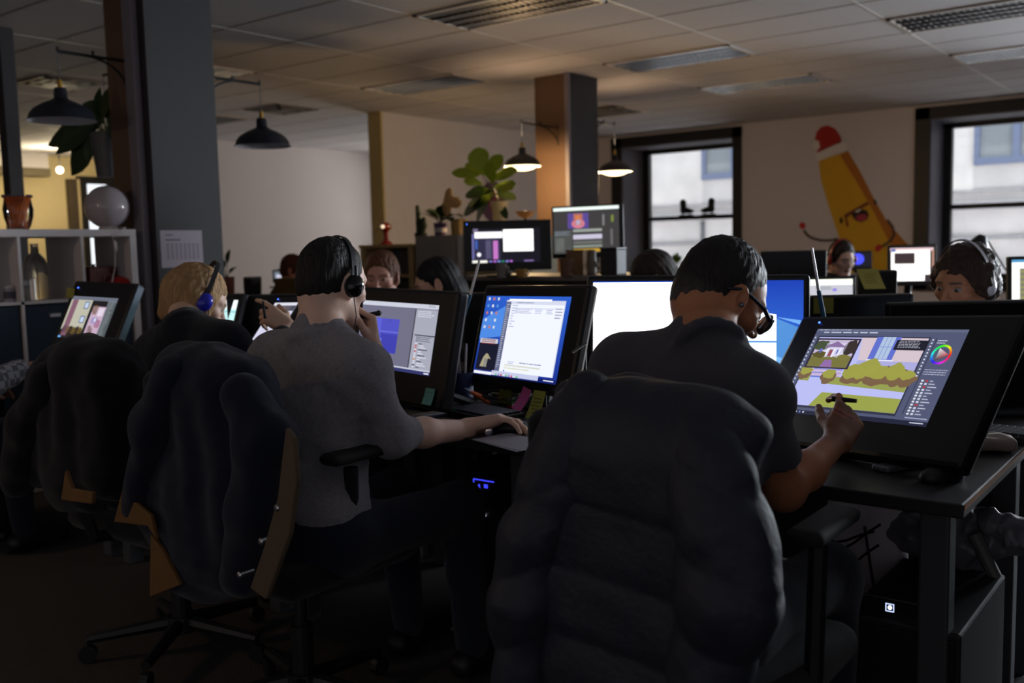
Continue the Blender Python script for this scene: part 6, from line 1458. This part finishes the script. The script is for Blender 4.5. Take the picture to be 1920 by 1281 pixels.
MB().span((A1[0] + .02, -.2405, A1[2] - .05), (A1[0] + .027, -.2385, A1[2] - .015)).build('blue_light', M_bl, t); MB().span((A1[0] + .045, -.2405, A1[2] - .025), (A1[0] + .06, -.2385, A1[2] - .012)).build('blue_light', M_bl, t); MB().box((A4[0], -.2395, A4[2]), (.006, .003, .008)).build('power_light', em('white_led', (.8, .85, 1), 4), t)
bp = aty(1667, 1141, 2.06); t = tower('black computer tower with a glowing square button below the desk of the man in glasses', (bp[0] + .02, 2.30), (.24, .45, .43), 0, 0); c = bp - np.array(t.location)
m = MB(); 
for (a, b) in (((-.009, -.009), (.009, -.007)), ((-.009, .007), (.009, .009)), ((-.009, -.009), (-.007, .009)), ((.007, -.009), (.009, .009))): m.span((c[0] + a[0], -.2365, c[2] + a[1]), (c[0] + b[0], -.234, c[2] + b[1]))
m.build('button_ring', em('ring_light', (.5, .6, .9), 1.2), t); MB().ball((c[0], -.2345, c[2]), .0045, 10).build('power_light', em('white_led', (.8, .85, 1), 4), t)
MB().span((c[0] - .06, -.236, c[2] + .018), (c[0] + .06, -.233, c[2] + .0205)).build('slot', pm('slot_grey', RGB(70, 70, 72), .5), t)
# white shirt-like bag seen below the arm rest, plastic bag and cables at right
t = thing('paper_bag', 'pale grey bag under the desk seen between the chair and the knee', 'bag', (-.80, 2.55, .44)); o = np.array(t.location)
b_ = Body(); pa, pb, pcx = aty(1600, 1010, 2.5), aty(1640, 1050, 2.5), aty(1565, 1010, 2.5); t.location = (pa[0], 2.5, 0); o = np.array(t.location)
b_.rbox((pa[0] + .02, 2.55, .46), (.10, .05, .13), .04, rotz(.2), k=.03); b_.rbox((pa[0] + .02, 2.56, .2), (.09, .06, .2), .04, rotz(.2), k=.03); b_.disp = lambda P: .006 * wob(P, 40, 3); v, f = b_.mesh(.008, o); v[:, 2] = np.maximum(v[:, 2], .001); mesh_obj('bag_body', v, f, pm('pale_bag', RGB(225, 215, 222), .8), t)
MB(o).tube([(pa[0] - .04, 2.49, .58), (pa[0] - .01, 2.48, .63), (pa[0] + .04, 2.49, .60)], .004, 6).build('handle', MATS['pale_bag'], t)
cl = ['black cable nearest the chair arm, in front of the pale bag', 'upper slanting black cable in front of the pale bag', 'lower slanting black cable in front of the pale bag', 'short curved black cable low on the pale bag', 'upright black cable at the right of the pale bag']
for k, (p0, p1) in enumerate((((1548, 1000), (1582, 1030)), ((1560, 1018), (1612, 1004)), ((1575, 1032), (1625, 1000)), ((1590, 1060), (1628, 1035)), ((1626, 1020), (1636, 1085)))):
    A, Bq = aty(*p0, 2.38), aty(*p1, 2.38); t = thing('cable', cl[k], 'cable', A, group='black cables in front of the pale bag'); MB(A).tube([A - (Bq - A) * .5, A, (A + Bq) / 2 + [0, 0, -.004], Bq, Bq + (Bq - A) * .5], .0035, 6).build('cable_sheath', M_black, t)
t = thing('plastic_bag', 'crumpled translucent plastic bag behind the desk leg at lower right', 'bag', (-.42, 2.62, 0)); o = np.array(t.location)
b_ = Body(); c0 = aty(1790, 1020, 2.55); 
for dx, dy, dz, r in ((-.1, 0, .02, .075), (.0, .0, .0, .085), (.09, .02, .05, .06), (.13, .02, .03, .05), (.02, .0, -.10, .06), (-.03, 0, .08, .06)): b_.ell(c0 + [dx, dy, dz], (r, r * .8, r * .8), k=.05)
b_.disp = lambda P: .013 * wob(P, 55, 3) + .006 * wob(P, 130, 4); v, f = b_.mesh(.006, o); mesh_obj('bag_body', v, f, pm('milky_plastic', RGB(110, 106, 116), .35, var=.25, vscale=30), t)
MB(o).tube([c0 + [0, 0, .08], (c0[0], c0[1] + .1, .70)], .006, 6).build('strap', M_black, t)
for pts, lab, col in (([(1822, 1070), (1828, 1110), (1826, 1170), (1822, 1192), (1840, 1194), (1856, 1180)], 'orange-brown cable hanging below the plastic bag', (120, 76, 56)), ([(1786, 1118), (1812, 1098), (1830, 1085), (1850, 1115), (1864, 1140)], 'copper coloured cable crossing behind the right desk leg', (150, 90, 40))):
    P = [aty(x, y, 2.55) for x, y in pts]; t = thing('cable', lab, 'cable', P[-1], group=None); MB(P[-1]).tube(P, .0045, 8).build('cable_sheath', pm('cable_%d' % col[0], RGB(*col), .4), t, smooth=True)
P = aty(1866, 1090, 2.5); t = thing('usb_plug', 'grey plug with a bright blue light at the lower right', 'plug', P); MB(P).tube([P + [-.05, 0, .11], P + [0, 0, .01]], .016, 10).build('plug_body', pm('grey_plug', RGB(110, 108, 106), .5), t); MB(P).tube([P + [0, 0, .01], P - [-.004, 0, .012]], [.010, .006], 8).build('power_light', em('blue_plug_light', (.1, .15, 1), 6), t)
t = thing('cable', 'white cable lying on the floor under the middle desk', 'cable', atz(800, 1200, .004)); pts = [atz(x, y, .006) for x, y in ((798, 1205), (815, 1190), (832, 1182), (870, 1176))]; MB(t.location).tube(pts, .005, 6).build('cable_sheath', M_white, t)

# unseen fabric screens added to block low window light from the right
for i, (x, ya, yb) in enumerate(((.18, 1.3, 2.95), (.18, 3.0, 3.8))):
    t = thing('privacy_screen', 'dark fabric office screen at the right end of the desk row' + (' beside the facing desk' if i else ''), 'screen', (x, (ya + yb) / 2, 0)); o = t.location
    MB(o).span((x - .02, ya, .03), (x + .02, yb, 1.32)).build('panel', cloth('dark_panel_fabric', RGB(50, 50, 54)), t, bevel=.005)
    for y in (ya + .1, yb - .1): MB(o).span((x - .2, y - .02, 0), (x + .2, y + .02, .03)).build('foot', M_black, t)

# unseen pendant added behind the viewer's left shoulder to brighten the front row's backs
t = thing('pendant_lamp', 'lit black pendant lamp hanging behind the front row, left of the viewer', 'lamp', (-4.3, -.6, CZ)); o = t.location; top = V(-4.3, -.6, 2.25)
MB(o).tube([(-4.3, -.6, CZ), top + [0, 0, .03]], .003, 6).build('cord', M_cord, t)
MB(o).lathe([(.0, .02), (.06, .02), (.06, 0), (0, 0)], (-4.3, -.6, CZ - .02), 20).build('ceiling_rose', M_blackm, t)
prl = [(.001, 0), (.030, .0), (.034, -.012), (.035, -.055), (.05, -.066), (.10, -.088), (.145, -.115), (.168, -.145), (.176, -.172), (.185, -.180)]
MB(o).lathe(prl, top, 40).build('shade', M_shade, t, smooth=True, sharp=70); MB(o).lathe([(max(r - .004, .001), z - .001) for r, z in prl], top, 40).build('inner_lining', M_shadei, t, smooth=True, sharp=70)
MB(o).ball(top - [0, 0, .13], .05, 20).build('bulb', em('warm_bulb', (1, .74, .38), 6), t, smooth=True)
add_light('pendant_light', 'POINT', tuple(top - [0, 0, .20]), 22, (1, .72, .46), radius=.06)
